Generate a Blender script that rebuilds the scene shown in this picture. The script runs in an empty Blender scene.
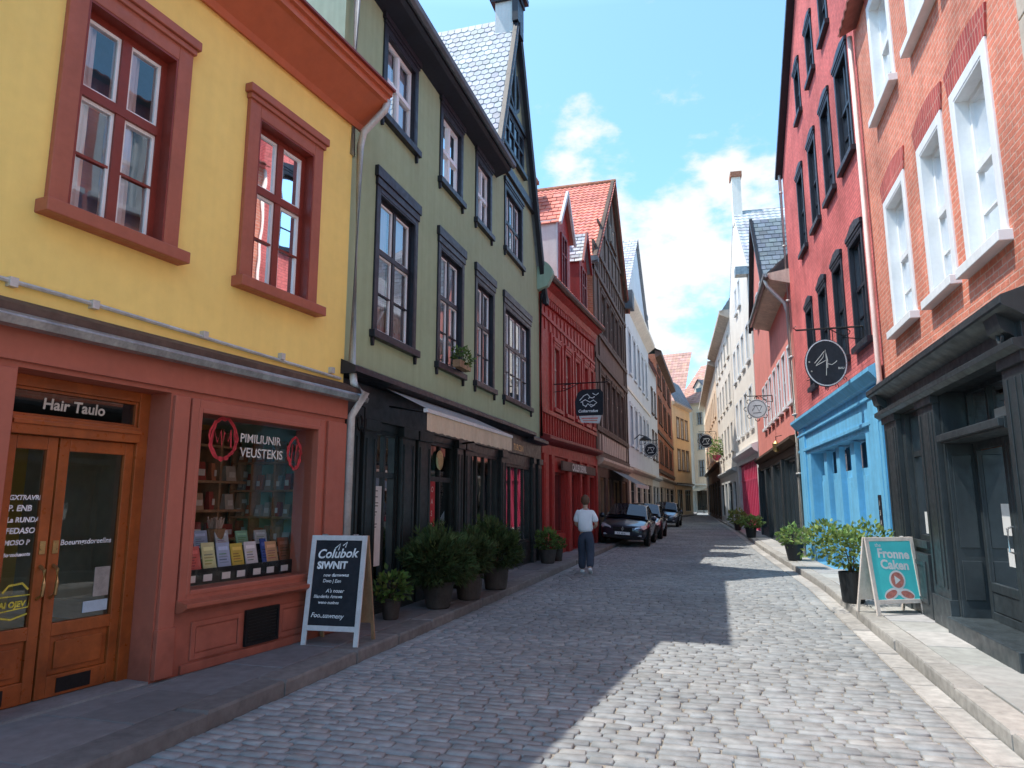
import bpy, bmesh, math, random
from mathutils import Vector, Matrix
from mathutils.geometry import tessellate_polygon
random.seed(11)
R = random.uniform
S = bpy.context.scene
COL = S.collection

# ------------------------------------------------------------------ camera
Pt = math.atan(117/700); Tt = math.atan(206/math.hypot(700, 117))
cd = bpy.data.cameras.new('camera'); cam = bpy.data.objects.new('camera', cd); COL.objects.link(cam)
cd.sensor_width = 36; cd.lens = 36*700/1024; cd.clip_start = .05; cd.clip_end = 6000
fw = Vector((-math.sin(Tt)*math.cos(Pt), math.cos(Tt)*math.cos(Pt), math.sin(Pt)))
rt = Vector((math.cos(Tt), math.sin(Tt), 0)); up = rt.cross(fw)
cam.matrix_world = Matrix(((rt.x, up.x, -fw.x, 0), (rt.y, up.y, -fw.y, 0), (rt.z, up.z, -fw.z, 1.65), (0, 0, 0, 1)))
S.camera = cam
S.view_settings.view_transform = 'Standard'; S.view_settings.look = 'None'; S.view_settings.exposure = 0

# ------------------------------------------------------------------ sun, sky
SUN = Vector((-.45, -.14, 1)).normalized()
EL = math.asin(SUN.z); AZ = math.atan2(SUN.x, SUN.y)
ld = bpy.data.lights.new('sun', 'SUN'); ld.energy = 5.0; ld.angle = math.radians(.5); ld.color = (1, .955, .88)
lo = bpy.data.objects.new('sun', ld); COL.objects.link(lo)
lo.rotation_euler = SUN.to_track_quat('Z', 'Y').to_euler()

def node(nt, t, **kw):
    n = nt.nodes.new(t)
    for k, v in kw.items():
        if k in n.inputs.keys() if isinstance(k, str) else False: n.inputs[k].default_value = v
        else: setattr(n, k, v)
    return n

W = bpy.data.worlds.new('World'); S.world = W; W.use_nodes = True
nt = W.node_tree; nt.nodes.clear(); L = nt.links.new
out = nt.nodes.new('ShaderNodeOutputWorld'); bg = nt.nodes.new('ShaderNodeBackground'); bg.inputs['Strength'].default_value = .15
sky = nt.nodes.new('ShaderNodeTexSky'); sky.sky_type = 'NISHITA'; sky.sun_disc = False
sky.sun_elevation = EL; sky.sun_rotation = AZ; sky.air_density = 1.0; sky.dust_density = .8; sky.ozone_density = 1.6
tc = nt.nodes.new('ShaderNodeTexCoord')
mp = nt.nodes.new('ShaderNodeMapping'); mp.inputs['Scale'].default_value = (1, 1, 1.7); mp.inputs['Location'].default_value = (.35, .1, .0)
L(tc.outputs['Generated'], mp.inputs['Vector'])
nz = nt.nodes.new('ShaderNodeTexNoise'); nz.inputs['Scale'].default_value = 6.5; nz.inputs['Detail'].default_value = 9; nz.inputs['Roughness'].default_value = .58
L(mp.outputs['Vector'], nz.inputs['Vector'])
# a bank of cumulus low in the sky beyond the end of the street
dt = nt.nodes.new('ShaderNodeVectorMath'); dt.operation = 'DOT_PRODUCT'
L(tc.outputs['Generated'], dt.inputs[0]); dt.inputs[1].default_value = Vector((-.05, .945, .33)).normalized()
mr = nt.nodes.new('ShaderNodeMapRange'); mr.inputs['From Min'].default_value = .962; mr.inputs['From Max'].default_value = .998
mr.inputs['To Min'].default_value = -.19; mr.inputs['To Max'].default_value = .10
L(dt.outputs['Value'], mr.inputs['Value'])
ad = nt.nodes.new('ShaderNodeMath'); ad.operation = 'ADD'; L(nz.outputs['Fac'], ad.inputs[0]); L(mr.outputs['Result'], ad.inputs[1])
cr = nt.nodes.new('ShaderNodeValToRGB'); cr.color_ramp.elements[0].position = .47; cr.color_ramp.elements[1].position = .62
cr.color_ramp.interpolation = 'EASE'
L(ad.outputs[0], cr.inputs['Fac'])
mx = nt.nodes.new('ShaderNodeMix'); mx.data_type = 'RGBA'
L(cr.outputs['Color'], mx.inputs[0])
tn = nt.nodes.new('ShaderNodeMix'); tn.data_type = 'RGBA'; tn.blend_type = 'MULTIPLY'; tn.inputs[0].default_value = 1
L(sky.outputs['Color'], tn.inputs[6])
# tint sky by height; added bright band above view fills facades, zenith darkened
sx = nt.nodes.new('ShaderNodeSeparateXYZ'); L(tc.outputs['Generated'], sx.inputs[0])
hr = nt.nodes.new('ShaderNodeValToRGB'); L(sx.outputs[2], hr.inputs['Fac']); E_ = hr.color_ramp.elements
for k, (ps, c) in enumerate(((.0, (.20, .30, .33)), (.34, (.31, .42, .42)), (.61, (.37, .465, .455)), (.70, (.80, .86, .80)), (.92, (.045, .048, .048)))):
    e = E_[k] if k < 2 else E_.new(ps); e.position = ps; e.color = (*c, 1)
hm = nt.nodes.new('ShaderNodeVectorMath'); hm.operation = 'SCALE'; hm.inputs['Scale'].default_value = 6.0; L(hr.outputs[0], hm.inputs[0]); L(hm.outputs[0], tn.inputs[7])
L(tn.outputs[2], mx.inputs[6]); mx.inputs[7].default_value = (6.9, 7.05, 7.2, 1)
L(mx.outputs[2], bg.inputs['Color']); L(bg.outputs[0], out.inputs[0])

# ------------------------------------------------------------------ materials
MATS = {}
def newmat(name):
    m = bpy.data.materials.new(name); m.use_nodes = True
    nt = m.node_tree; b = nt.nodes['Principled BSDF']
    return m, nt, b
def c4(c): return (c[0], c[1], c[2], 1)
def coords(nt, flat=False):
    t = nt.nodes.new('ShaderNodeTexCoord')
    if not flat: return t.outputs['Object']
    s = nt.nodes.new('ShaderNodeSeparateXYZ'); nt.links.new(t.outputs['Object'], s.inputs[0])
    a = nt.nodes.new('ShaderNodeMath'); a.operation = 'ADD'; nt.links.new(s.outputs[0], a.inputs[0]); nt.links.new(s.outputs[1], a.inputs[1])
    c = nt.nodes.new('ShaderNodeCombineXYZ'); nt.links.new(a.outputs[0], c.inputs[0]); nt.links.new(s.outputs[2], c.inputs[1])
    return c.outputs[0]
def noise(nt, vec, scale, detail=5, rough=.55, vscale=None):
    n = nt.nodes.new('ShaderNodeTexNoise'); n.inputs['Scale'].default_value = scale; n.inputs['Detail'].default_value = detail; n.inputs['Roughness'].default_value = rough
    if vscale:
        mp = nt.nodes.new('ShaderNodeMapping'); mp.inputs['Scale'].default_value = vscale; nt.links.new(vec, mp.inputs['Vector']); vec = mp.outputs[0]
    nt.links.new(vec, n.inputs['Vector']); return n.outputs['Fac']
def remap(nt, fac, a, b, lo=.3, hi=.7):
    m = nt.nodes.new('ShaderNodeMapRange'); m.inputs['From Min'].default_value = lo; m.inputs['From Max'].default_value = hi
    m.inputs['To Min'].default_value = a; m.inputs['To Max'].default_value = b; nt.links.new(fac, m.inputs['Value']); return m.outputs[0]
def mul(nt, col, fac):
    m = nt.nodes.new('ShaderNodeVectorMath'); m.operation = 'SCALE'
    if isinstance(col, tuple): m.inputs[0].default_value = col[:3]
    else: nt.links.new(col, m.inputs[0])
    nt.links.new(fac, m.inputs['Scale']); return m.outputs[0]
def bump(nt, b, h, strength, dist=.01):
    n = nt.nodes.new('ShaderNodeBump'); n.inputs['Strength'].default_value = strength; n.inputs['Distance'].default_value = dist
    nt.links.new(h, n.inputs['Height']); nt.links.new(n.outputs[0], b.inputs['Normal'])
def paint(name, col, rough=.55, var=.12, scale=1.3, bmp=.25, bs=60, streak=.0, metal=0, dirt=0, spec=.4):
    """painted, plastered, metal or timber surface with uneven tone, rain streaks and dirt near the ground"""
    if name in MATS: return MATS[name]
    m, nt, b = newmat(name); v = coords(nt)
    f = remap(nt, noise(nt, v, scale), 1-var, 1+var)
    c = mul(nt, tuple(col), f)
    f2 = remap(nt, noise(nt, v, scale*9, 3), 1-var*.5, 1+var*.5); c = mul(nt, c, f2)
    if streak:
        f3 = remap(nt, noise(nt, v, 1, 4, .6, (7, 7, .25)), 1-streak, 1+streak*.3, .35, .65); c = mul(nt, c, f3)
    if dirt:
        s = nt.nodes.new('ShaderNodeSeparateXYZ'); nt.links.new(v, s.inputs[0])
        a = nt.nodes.new('ShaderNodeMath'); a.operation = 'ADD'; nt.links.new(s.outputs[2], a.inputs[0])
        nt.links.new(remap(nt, noise(nt, v, 5), -.25, .25), a.inputs[1])
        c = mul(nt, c, remap(nt, a.outputs[0], 1-dirt, 1, .05, .6))
    nt.links.new(c, b.inputs['Base Color'])
    nt.links.new(remap(nt, noise(nt, v, scale*6), rough-.1, min(1, rough+.12)), b.inputs['Roughness'])
    b.inputs['Metallic'].default_value = metal; b.inputs['Specular IOR Level'].default_value = spec
    if bmp: bump(nt, b, noise(nt, v, bs, 4), bmp, .004)
    MATS[name] = m; return m
def brick(name, c1, c2, mortar, bw=.23, bh=.075, bmp=.5, var=.28, ms=.012):
    if name in MATS: return MATS[name]
    m, nt, b = newmat(name); v = coords(nt, True)
    t = nt.nodes.new('ShaderNodeTexBrick'); t.inputs['Scale'].default_value = 1; t.inputs['Brick Width'].default_value = bw; t.inputs['Row Height'].default_value = bh
    t.inputs['Mortar Size'].default_value = ms; t.inputs['Mortar Smooth'].default_value = .3; t.inputs['Color1'].default_value = c4(c1); t.inputs['Color2'].default_value = c4(c2); t.inputs['Mortar'].default_value = c4(mortar)
    wob = nt.nodes.new('ShaderNodeVectorMath'); wob.operation = 'MULTIPLY_ADD'
    n = nt.nodes.new('ShaderNodeTexNoise'); n.inputs['Scale'].default_value = 9; nt.links.new(v, n.inputs['Vector'])
    nt.links.new(n.outputs['Color'], wob.inputs[0]); wob.inputs[1].default_value = (.012, .012, 0); nt.links.new(v, wob.inputs[2])
    nt.links.new(wob.outputs[0], t.inputs['Vector'])
    c = mul(nt, t.outputs['Color'], remap(nt, noise(nt, v, .8), 1-var, 1+var))
    c = mul(nt, c, remap(nt, noise(nt, v, 14), .85, 1.12))
    c = mul(nt, c, remap(nt, noise(nt, v, 1, 4, .6, (5, .3, 1)), .86, 1.06))
    nt.links.new(c, b.inputs['Base Color']); b.inputs['Roughness'].default_value = .85; b.inputs['Specular IOR Level'].default_value = .25
    inv = nt.nodes.new('ShaderNodeMath'); inv.operation = 'SUBTRACT'; inv.inputs[0].default_value = 1; nt.links.new(t.outputs['Fac'], inv.inputs[1])
    a2 = nt.nodes.new('ShaderNodeMath'); a2.operation = 'ADD'; nt.links.new(inv.outputs[0], a2.inputs[0]); nt.links.new(remap(nt, noise(nt, v, 45), -.3, .3), a2.inputs[1])
    bump(nt, b, a2.outputs[0], bmp, .008)
    MATS[name] = m; return m
def tinted(name, col, rough=.8, bs=30, bmp=.3, var=.15, trans=0, spec=.3):
    """surface whose pieces (stones, tiles, leaves) each carry a tint of their own"""
    if name in MATS: return MATS[name]
    m, nt, b = newmat(name); v = coords(nt)
    a = nt.nodes.new('ShaderNodeAttribute'); a.attribute_name = 'tint'
    mm = nt.nodes.new('ShaderNodeVectorMath'); mm.operation = 'MULTIPLY'; nt.links.new(a.outputs['Color'], mm.inputs[0]); mm.inputs[1].default_value = col
    c = mul(nt, mm.outputs[0], remap(nt, noise(nt, v, bs*.35), 1-var, 1+var))
    c = mul(nt, c, remap(nt, noise(nt, v, .45, 6, .65), 1-var*1.15, 1+var*.8))
    nt.links.new(c, b.inputs['Base Color']); b.inputs['Roughness'].default_value = rough; b.inputs['Specular IOR Level'].default_value = spec
    if bmp: bump(nt, b, noise(nt, v, bs), bmp, .006)
    if trans:
        tr = nt.nodes.new('ShaderNodeBsdfTranslucent'); nt.links.new(c, tr.inputs['Color'])
        ms = nt.nodes.new('ShaderNodeMixShader'); ms.inputs[0].default_value = trans
        nt.links.new(b.outputs[0], ms.inputs[1]); nt.links.new(tr.outputs[0], ms.inputs[2]); nt.links.new(ms.outputs[0], nt.nodes['Material Output'].inputs[0])
    MATS[name] = m; return m
def glass(name, base=.10, tint=(.85, .9, .92), gain=1.3):
    if name in MATS: return MATS[name]
    m, nt, b = newmat(name); nt.nodes.remove(b)
    g = nt.nodes.new('ShaderNodeBsdfGlossy'); g.inputs['Roughness'].default_value = .015; g.inputs['Color'].default_value = (.95, .97, 1, 1)
    t = nt.nodes.new('ShaderNodeBsdfTransparent'); t.inputs['Color'].default_value = c4(tint)
    fr = nt.nodes.new('ShaderNodeFresnel'); fr.inputs['IOR'].default_value = 1.6
    a = nt.nodes.new('ShaderNodeMath'); a.operation = 'MULTIPLY_ADD'; a.use_clamp = True; nt.links.new(fr.outputs[0], a.inputs[0]); a.inputs[1].default_value = gain; a.inputs[2].default_value = base
    x = nt.nodes.new('ShaderNodeMixShader'); nt.links.new(a.outputs[0], x.inputs[0]); nt.links.new(t.outputs[0], x.inputs[1]); nt.links.new(g.outputs[0], x.inputs[2])
    v = coords(nt); bp = nt.nodes.new('ShaderNodeBump'); bp.inputs['Strength'].default_value = .12; bp.inputs['Distance'].default_value = .02
    nt.links.new(noise(nt, v, 1.6, 1), bp.inputs['Height']); nt.links.new(bp.outputs[0], g.inputs['Normal'])
    nt.links.new(x.outputs[0], nt.nodes['Material Output'].inputs[0]); MATS[name] = m; return m
def glow(name, col, s):
    m, nt, b = newmat(name); b.inputs['Emission Color'].default_value = c4(col); b.inputs['Emission Strength'].default_value = s; return m

M = dict(
 yellow=paint('yellow plaster', (.95, .68, .20), .8, .06, .8, .35, 90, .03),
 terra=paint('terracotta paint', (.42, .125, .08), .5, .08, 1.5, .2, 50, .05, dirt=.35),
 brickred=paint('brick red window paint', (.39, .112, .064), .45, .10, 2, .25, 50, .06),
 sashred=paint('dark red sash paint', (.22, .035, .022), .4, .12, 2, .2, 50),
 cornice=paint('orange red cornice paint', (.52, .13, .055), .5, .08, 1.2, .2, 40, .05),
 door=paint('orange varnished timber', (.36, .09, .02), .35, .2, 2.5, .3, 45, .16, dirt=.3, spec=.5),
 green=paint('sage green plaster', (.36, .43, .255), .85, .08, .7, .35, 90, .08),
 greenside=paint('pale green render', (.32, .44, .33), .85, .08, .7, .3, 90, .1),
 navy=paint('navy black paint', (.017, .019, .027), .4, .2, 2, .15, 50, .1),
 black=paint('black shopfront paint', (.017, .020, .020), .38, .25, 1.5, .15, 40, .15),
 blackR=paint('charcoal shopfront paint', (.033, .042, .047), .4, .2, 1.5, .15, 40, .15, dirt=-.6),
 white=paint('white window paint', (.86, .86, .85), .5, .05, 2, .12, 40, .06),
 offwhite=paint('weathered white paint', (.62, .63, .62), .6, .08, 2, .15, 40, .1),
 red=paint('crimson timber paint', (.37, .025, .018), .5, .16, 1.6, .25, 40, .22, dirt=.3),
 reddark=paint('dark crimson paint', (.20, .013, .012), .5, .2, 1.6, .25, 40, .2),
 brown=paint('dark brown timber', (.11, .068, .05), .7, .25, 2, .4, 40, .25),
 brownfill=paint('brown boarding', (.17, .115, .09), .8, .2, 1.5, .5, 30, .4),
 tan=paint('tan reveal', (.55, .44, .36), .7, .15, 2, .3, 40, .15),
 whitewall=paint('cool white plaster', (.66, .69, .73), .85, .07, .7, .3, 60, .1),
 cream=paint('cream plaster', (.86, .78, .68), .85, .08, .6, .3, 60, .1),
 whitehot=paint('warm white plaster', (.90, .82, .72), .85, .07, .6, .3, 60, .1),
 ochre=paint('ochre plaster', (.80, .58, .34), .85, .1, .5, .3, 60, .1),
 peach=paint('peach plaster', (.92, .70, .50), .85, .08, .5, .3, 60, .1),
 blue=paint('sky blue paint', (.17, .51, .77), .55, .11, 1.1, .3, 40, .14, dirt=.35),
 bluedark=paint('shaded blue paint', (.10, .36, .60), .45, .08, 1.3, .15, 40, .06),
 pinkpaint=paint('raspberry paint', (.62, .07, .15), .5, .1, 1.5, .15, 40, .08),
 salmon=paint('salmon red render', (.78, .27, .22), .85, .09, .9, .4, 70, .12),
 stone=paint('pale sandstone', (.62, .52, .42), .85, .15, 2, .5, 30, .15),
 zinc=paint('weathered zinc', (.33, .34, .34), .42, .25, 4, .3, 30, .2, metal=.75),
 zincpale=paint('painted zinc pipe', (.56, .55, .52), .5, .15, 4, .2, 30, .2, metal=.3),
 iron=paint('black wrought iron', (.015, .015, .016), .5, .2, 5, .3, 50, metal=.4),
 lead=paint('lead sheet', (.13, .15, .17), .6, .2, 2, .3, 30, .2),
 dark=paint('dark interior', (.02, .018, .017), .9, .2, 1, 0),
 interior=paint('shop interior wall', (.55, .54, .50), .9, .15, 1, 0),
 curtain=paint('white net curtain', (.80, .82, .88), .9, .05, 3, .2, 60),
 blind=paint('white window blind', (.78, .78, .76), .9, .05, 3, .1, 60),
 awning=paint('cream canvas awning', (.60, .50, .36), .9, .1, 2, .3, 120, .08),
 awntop=paint('pale canvas top', (.60, .60, .58), .9, .1, 2, .3, 120, .1),
 wood=paint('light pine timber', (.36, .22, .12), .6, .2, 4, .3, 40, .2),
 pinkwood=paint('bleached pine timber', (.78, .68, .60), .6, .12, 4, .3, 40, .15),
 boardwhite=paint('chipped white board frame', (.62, .63, .64), .55, .1, 6, .3, 40, .12),
 slate=paint('blackboard slate', (.012, .016, .024), .7, .3, 3, .15, 40, .1),
 chalk=paint('white chalk', (.75, .77, .78), .95, .3, 25, 0),
 chalkyellow=paint('yellow window paint marks', (.62, .55, .08), .9, .3, 20, 0),
 chalkred=paint('red window lettering', (.50, .04, .05), .8, .2, 20, 0),
 canvas=tinted('translucent pale canvas', (.72, .72, .70), .9, 60, .2, .05, .6),
 letter=paint('pale sign lettering', (.60, .58, .52), .7, .2, 10, 0),
 turq=paint('turquoise board paint', (.10, .72, .72), .5, .06, 3, .1, 40, .05),
 pink=paint('faded coral paint', (.62, .22, .18), .7, .3, 12, .1, 40),
 paper=paint('printed paper', (.68, .68, .66), .8, .06, 8, 0),
 redposter=paint('red poster', (.50, .02, .025), .6, .08, 6, 0),
 pot=paint('dark clay pot', (.055, .045, .038), .7, .25, 5, .4, 30, .2),
 potblack=paint('black plastic pot', (.018, .020, .022), .45, .2, 5, .2, 30, .35),
 soil=paint('potting soil', (.03, .022, .015), .95, .3, 20, .8, 60),
 stem=paint('brown stem', (.08, .05, .03), .9, .2, 10, .4, 40),
 brass=paint('worn brass', (.55, .40, .18), .35, .2, 8, .1, 40, metal=.9),
 steel=paint('brushed steel', (.6, .6, .6), .3, .1, 8, .1, 40, metal=1),
 orangebrick=brick('orange brick', (.69, .215, .135), (.79, .275, .18), (.72, .42, .32), ms=.009),
 pinkbrick=brick('raspberry painted brick', (.66, .155, .14), (.74, .19, .17), (.52, .13, .12), ms=.010),
 soldier=brick('dark soldier brick', (.45, .075, .07), (.55, .11, .09), (.55, .25, .2), .075, .4),
 darkbrick=brick('brown red brick', (.30, .095, .06), (.38, .13, .08), (.36, .2, .14)),
 brickfar=brick('rust brick', (.36, .115, .06), (.44, .16, .085), (.40, .24, .17)),
 tilered=tinted('red clay roof tile', (.74, .27, .205), .8, 20, .3),
 tilefaded=tinted('sun faded red tile', (.56, .32, .26), .85, 20, .3),
 tilegrey=tinted('silver grey slate', (.48, .50, .53), .65, 20, .3),
 tiledark=tinted('dark slate', (.16, .19, .22), .6, 20, .3),
 sett=tinted('granite sett', (.31, .318, .318), .82, 26, .55, .22, spec=.2),
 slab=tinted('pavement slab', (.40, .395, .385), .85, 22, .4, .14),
 slabshaded=tinted('shade darkened pavement slab', (.185, .185, .19), .85, 22, .4, .14),  # shade of the left pavement put into the slab colour
 kerbshaded=tinted('shade darkened kerb stone', (.19, .187, .185), .85, 30, .5, .2),  # left kerb likewise, its shade painted as a darker tone
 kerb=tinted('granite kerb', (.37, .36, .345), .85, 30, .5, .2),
 needle=tinted('dark conifer foliage', (.058, .090, .032), .75, 20, 0, .25, .2),
 leaf=tinted('glossy green leaf', (.10, .17, .045), .5, 20, 0, .25, .3),
 leaflit=tinted('fresh green leaf', (.20, .30, .10), .5, 20, 0, .2, .35),
 book=tinted('booklet cover', (1, 1, 1), .5, 30, 0, .1),
 glass=glass('window glass', .16), glassup=glass('upper window glass', .07, (.95, .96, .98), .9), shopglass=glass('shop window glass', .0, (.96, .97, .97), .35),
 glassdark=glass('dark shop glass', .03, (.5, .55, .55), .8), glassR=glass('sunlit window glass', .10),
 sand=paint('sandy joint grit', (.27, .24, .20), .95, .25, 6, .8, 60),
 earth=paint('compacted ground', (.20, .18, .15), .95, .2, .2, .5, 10),
 skin=paint('skin', (.52, .30, .21), .55, .06, 8, .05, 60),
 shirt=paint('white cotton', (.86, .87, .90), .85, .05, 4, .3, 40),
 trousers=paint('charcoal trousers', (.05, .062, .092), .85, .15, 6, .3, 60),
 hair=paint('brown hair', (.12, .058, .030), .6, .3, 12, .6, 60),
 shoe=paint('white trainers', (.72, .72, .72), .6, .1, 8, .1, 40),
 rubber=paint('tyre rubber', (.015, .015, .015), .8, .2, 8, .2, 40),
 chrome=paint('chrome', (.75, .75, .76), .12, .03, 8, 0, 40, metal=1),
 lampglass=paint('headlamp lens', (.62, .66, .70), .12, .1, 20, 0, 40, metal=.3, spec=.8),
 carglass=paint('car window tint', (.012, .016, .022), .03, .05, 1, 0, 40, spec=1.0),
 bluereflect=paint('deep blue sky reflection', (.10, .26, .58), .8, .1, 2, .1),  # reflected sky painted as a plain blue surface
 flower=paint('red petals', (.55, .04, .06), .7, .2, 10, 0),
)
def carpaint(name, col):
    if name in MATS: return MATS[name]
    m, nt, b = newmat(name); v = coords(nt)
    nt.links.new(mul(nt, col, remap(nt, noise(nt, v, 3), .85, 1.15)), b.inputs['Base Color'])
    b.inputs['Metallic'].default_value = .45; b.inputs['Roughness'].default_value = .3; b.inputs['Coat Weight'].default_value = 1; b.inputs['Coat Roughness'].default_value = .04
    MATS[name] = m; return m

# ------------------------------------------------------------------ mesh builder
class MB:
    def __init__(s, fn=None): s.v = []; s.f = []; s.t = []; s.fn = fn; s.tint = None
    def add(s, pts): i = len(s.v); s.v += [s.fn(*p) if s.fn else tuple(p) for p in pts]; return i
    def face(s, idx): s.f.append(tuple(idx)); s.t.append(s.tint)
    def poly(s, pts): i = s.add(pts); s.face(range(i, i+len(pts)))
    def box(s, a0, a1, b0, b1, c0, c1):
        i = s.add([(a, b, c) for a in (a0, a1) for b in (b0, b1) for c in (c0, c1)])
        for q in ((0, 1, 3, 2), (4, 6, 7, 5), (0, 4, 5, 1), (2, 3, 7, 6), (0, 2, 6, 4), (1, 5, 7, 3)): s.face([i+k for k in q])
        return s
    def hexa(s, p):
        """eight corners: p[0..3] one end ring, p[4..7] the other"""
        i = s.add(p)
        for q in ((0, 1, 2, 3), (7, 6, 5, 4), (0, 4, 5, 1), (1, 5, 6, 2), (2, 6, 7, 3), (3, 7, 4, 0)): s.face([i+k for k in q])
    def prism(s, prof, a0, a1, dz=0):
        """profile of (depth, height) swept along the first axis; dz lifts the far end"""
        n = len(prof); i = s.add([(a0, d, z) for d, z in prof] + [(a1, d, z+dz) for d, z in prof])
        for k in range(n): j = (k+1) % n; s.face((i+k, i+j, i+n+j, i+n+k))
        s.face(range(i, i+n)); s.face(range(i+2*n-1, i+n-1, -1))
    def plate(s, outline, d0, d1):
        """outline of (along, height) extruded through depth"""
        n = len(outline); i = s.add([(u, d0, z) for u, z in outline] + [(u, d1, z) for u, z in outline])
        for k in range(n): j = (k+1) % n; s.face((i+k, i+j, i+n+j, i+n+k))
        s.face(range(i, i+n)); s.face(range(i+2*n-1, i+n-1, -1))
    def bar(s, p, q, w, h=None, up=(0, 0, 1)):
        p, q = Vector(p), Vector(q); h = h or w; a = (q-p).normalized(); x = a.cross(Vector(up))
        if x.length < 1e-3: x = a.cross(Vector((0, 1, 0)))
        x.normalize(); y = x.cross(a); x *= w/2; y *= h/2
        s.hexa([p-x-y, p+x-y, p+x+y, p-x+y, q-x-y, q+x-y, q+x+y, q-x+y])
    def tube(s, pts, r, n=8, cap=True):
        pts = [Vector(p) for p in pts]; rings = []
        rr = r if isinstance(r, (list, tuple)) else [r]*len(pts)
        for k, p in enumerate(pts):
            a = (pts[min(k+1, len(pts)-1)]-pts[max(k-1, 0)]).normalized()
            x = a.cross(Vector((0, 0, 1)));
            if x.length < 1e-3: x = Vector((1, 0, 0))
            x.normalize(); y = x.cross(a)
            rings.append(s.add([p+x*math.cos(2*math.pi*j/n)*rr[k]+y*math.sin(2*math.pi*j/n)*rr[k] for j in range(n)]))
        for k in range(len(pts)-1):
            for j in range(n): s.face((rings[k]+j, rings[k]+(j+1) % n, rings[k+1]+(j+1) % n, rings[k+1]+j))
        if cap: s.face(range(rings[0], rings[0]+n)); s.face(range(rings[-1], rings[-1]+n))
        return s
    def lathe(s, prof, n=20, c=(0, 0, 0), axis='z'):
        rings = []
        for r, z in prof:
            ring = []
            for j in range(n):
                x, y = r*math.cos(2*math.pi*j/n), r*math.sin(2*math.pi*j/n)
                p = (x, y, z) if axis == 'z' else ((z, x, y) if axis == 'x' else (x, z, y))
                ring.append((p[0]+c[0], p[1]+c[1], p[2]+c[2]))
            rings.append(s.add(ring))
        for k in range(len(prof)-1):
            for j in range(n): s.face((rings[k]+j, rings[k]+(j+1) % n, rings[k+1]+(j+1) % n, rings[k+1]+j))
        s.face(range(rings[0], rings[0]+n)); s.face(range(rings[-1], rings[-1]+n)); return s
    def wall(s, outline, holes, d, reveal=.2):
        """flat wall with real openings and reveals; outline of (along, height), holes (a0,a1,z0,z1)"""
        loops = [[Vector((u, z, 0)) for u, z in outline]]
        hl = [[(h[0], h[2]), (h[1], h[2]), (h[1], h[3]), (h[0], h[3])] for h in holes]
        loops += [[Vector((u, z, 0)) for u, z in h] for h in hl]
        flat = [p for l in loops for p in l]; i = s.add([(p.x, d, p.y) for p in flat])
        for t in tessellate_polygon(loops): s.face([i+k for k in t])
        for h in hl:
            for k in range(4):
                a, b = h[k], h[(k+1) % 4]; s.poly([(a[0], d, a[1]), (b[0], d, b[1]), (b[0], d-reveal, b[1]), (a[0], d-reveal, a[1])])
        return s
    def ring(s, a0, a1, z0, z1, w, d0, d1):
        s.box(a0, a0+w, d0, d1, z0, z1); s.box(a1-w, a1, d0, d1, z0, z1); s.box(a0+w, a1-w, d0, d1, z1-w, z1); s.box(a0+w, a1-w, d0, d1, z0, z0+w)
    def ribbon(s, pts, w, fn3, closed=False):
        """flat brush stroke; fn3 maps (x,y) to this builder's coordinates"""
        P = [Vector(p) for p in pts]; n = len(P); Lp = []; Rp = []
        for k in range(n):
            a = P[(k+1) % n] if closed else P[min(k+1, n-1)]; b = P[k-1] if (closed or k) else P[0]
            t = (a-b); t = t.normalized() if t.length > 1e-6 else Vector((1, 0)); nn = Vector((-t.y, t.x))*w/2; Lp.append(P[k]+nn); Rp.append(P[k]-nn)
        i = s.add([fn3(*p) for p in Lp]+[fn3(*p) for p in Rp])
        for k in range(n if closed else n-1): j = (k+1) % n; s.face((i+k, i+j, i+n+j, i+n+k))
    def tiles(s, O, U, V, nu, nv, kind='flat', lift=.03, spread=.2, base=1.0):
        """courses of roof tiles: O lower corner, U along the eave, V up the slope (whole lengths)"""
        O, U, V = Vector(O), Vector(U), Vector(V); N = U.cross(V).normalized()
        if N.z < 0: N = -N
        for j in range(nv):
            sh = .5 if (kind != 'pan' and j % 2) else 0
            row = R(.92, 1.08)
            for i in range(nu + (1 if sh else 0)):
                a = max(0, (i-sh)/nu); b = min(1, (i+1-sh)/nu); g = (b-a)*.04
                t = base*row*R(1-spread, 1+spread); s.tint = (t, t*R(.94, 1.04), t*R(.92, 1.05))
                if kind == 'pan':
                    q = 5; lo_ = []; hi_ = []
                    for k in range(q+1):
                        w = a+(b-a)*k/q; hgt = lift*(.5+.5*math.sin(2*math.pi*(k/q+.1)))
                        lo_.append(O+U*w+V*(j/nv)+N*(hgt+lift*1.1)); hi_.append(O+U*w+V*((j+1.15)/nv if j < nv-1 else 1)+N*hgt)
                    i0 = s.add(lo_+hi_)
                    for k in range(q): s.face((i0+k, i0+k+1, i0+q+2+k, i0+q+1+k))
                    i1 = s.add(lo_+[p-N*lift*1.1 for p in lo_])
                    for k in range(q): s.face((i1+k, i1+k+1, i1+q+2+k, i1+q+1+k))
                else:
                    A, B = O+U*(a+g)+V*(j/nv), O+U*(b-g)+V*(j/nv); C, D = O+U*(b-g)+V*((j+1)/nv), O+U*(a+g)+V*((j+1)/nv)
                    up_ = N*lift*R(.8, 1.25)
                    if kind == 'scale':
                        m = (A+B)/2-V*(.25/nv); i0 = s.add([A+up_, m+up_, B+up_, C+N*.004, D+N*.004]); s.face(range(i0, i0+5)); s.poly([A+up_, m+up_, m, A]); s.poly([m+up_, B+up_, B, m])
                    else: s.poly([A+up_, B+up_, C+N*.004, D+N*.004]); s.poly([A, B, B+up_, A+up_])
        t = base*.55; s.tint = (t, t, t); s.poly([O, O+U, O+U+V, O+V]); s.tint = None
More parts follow.
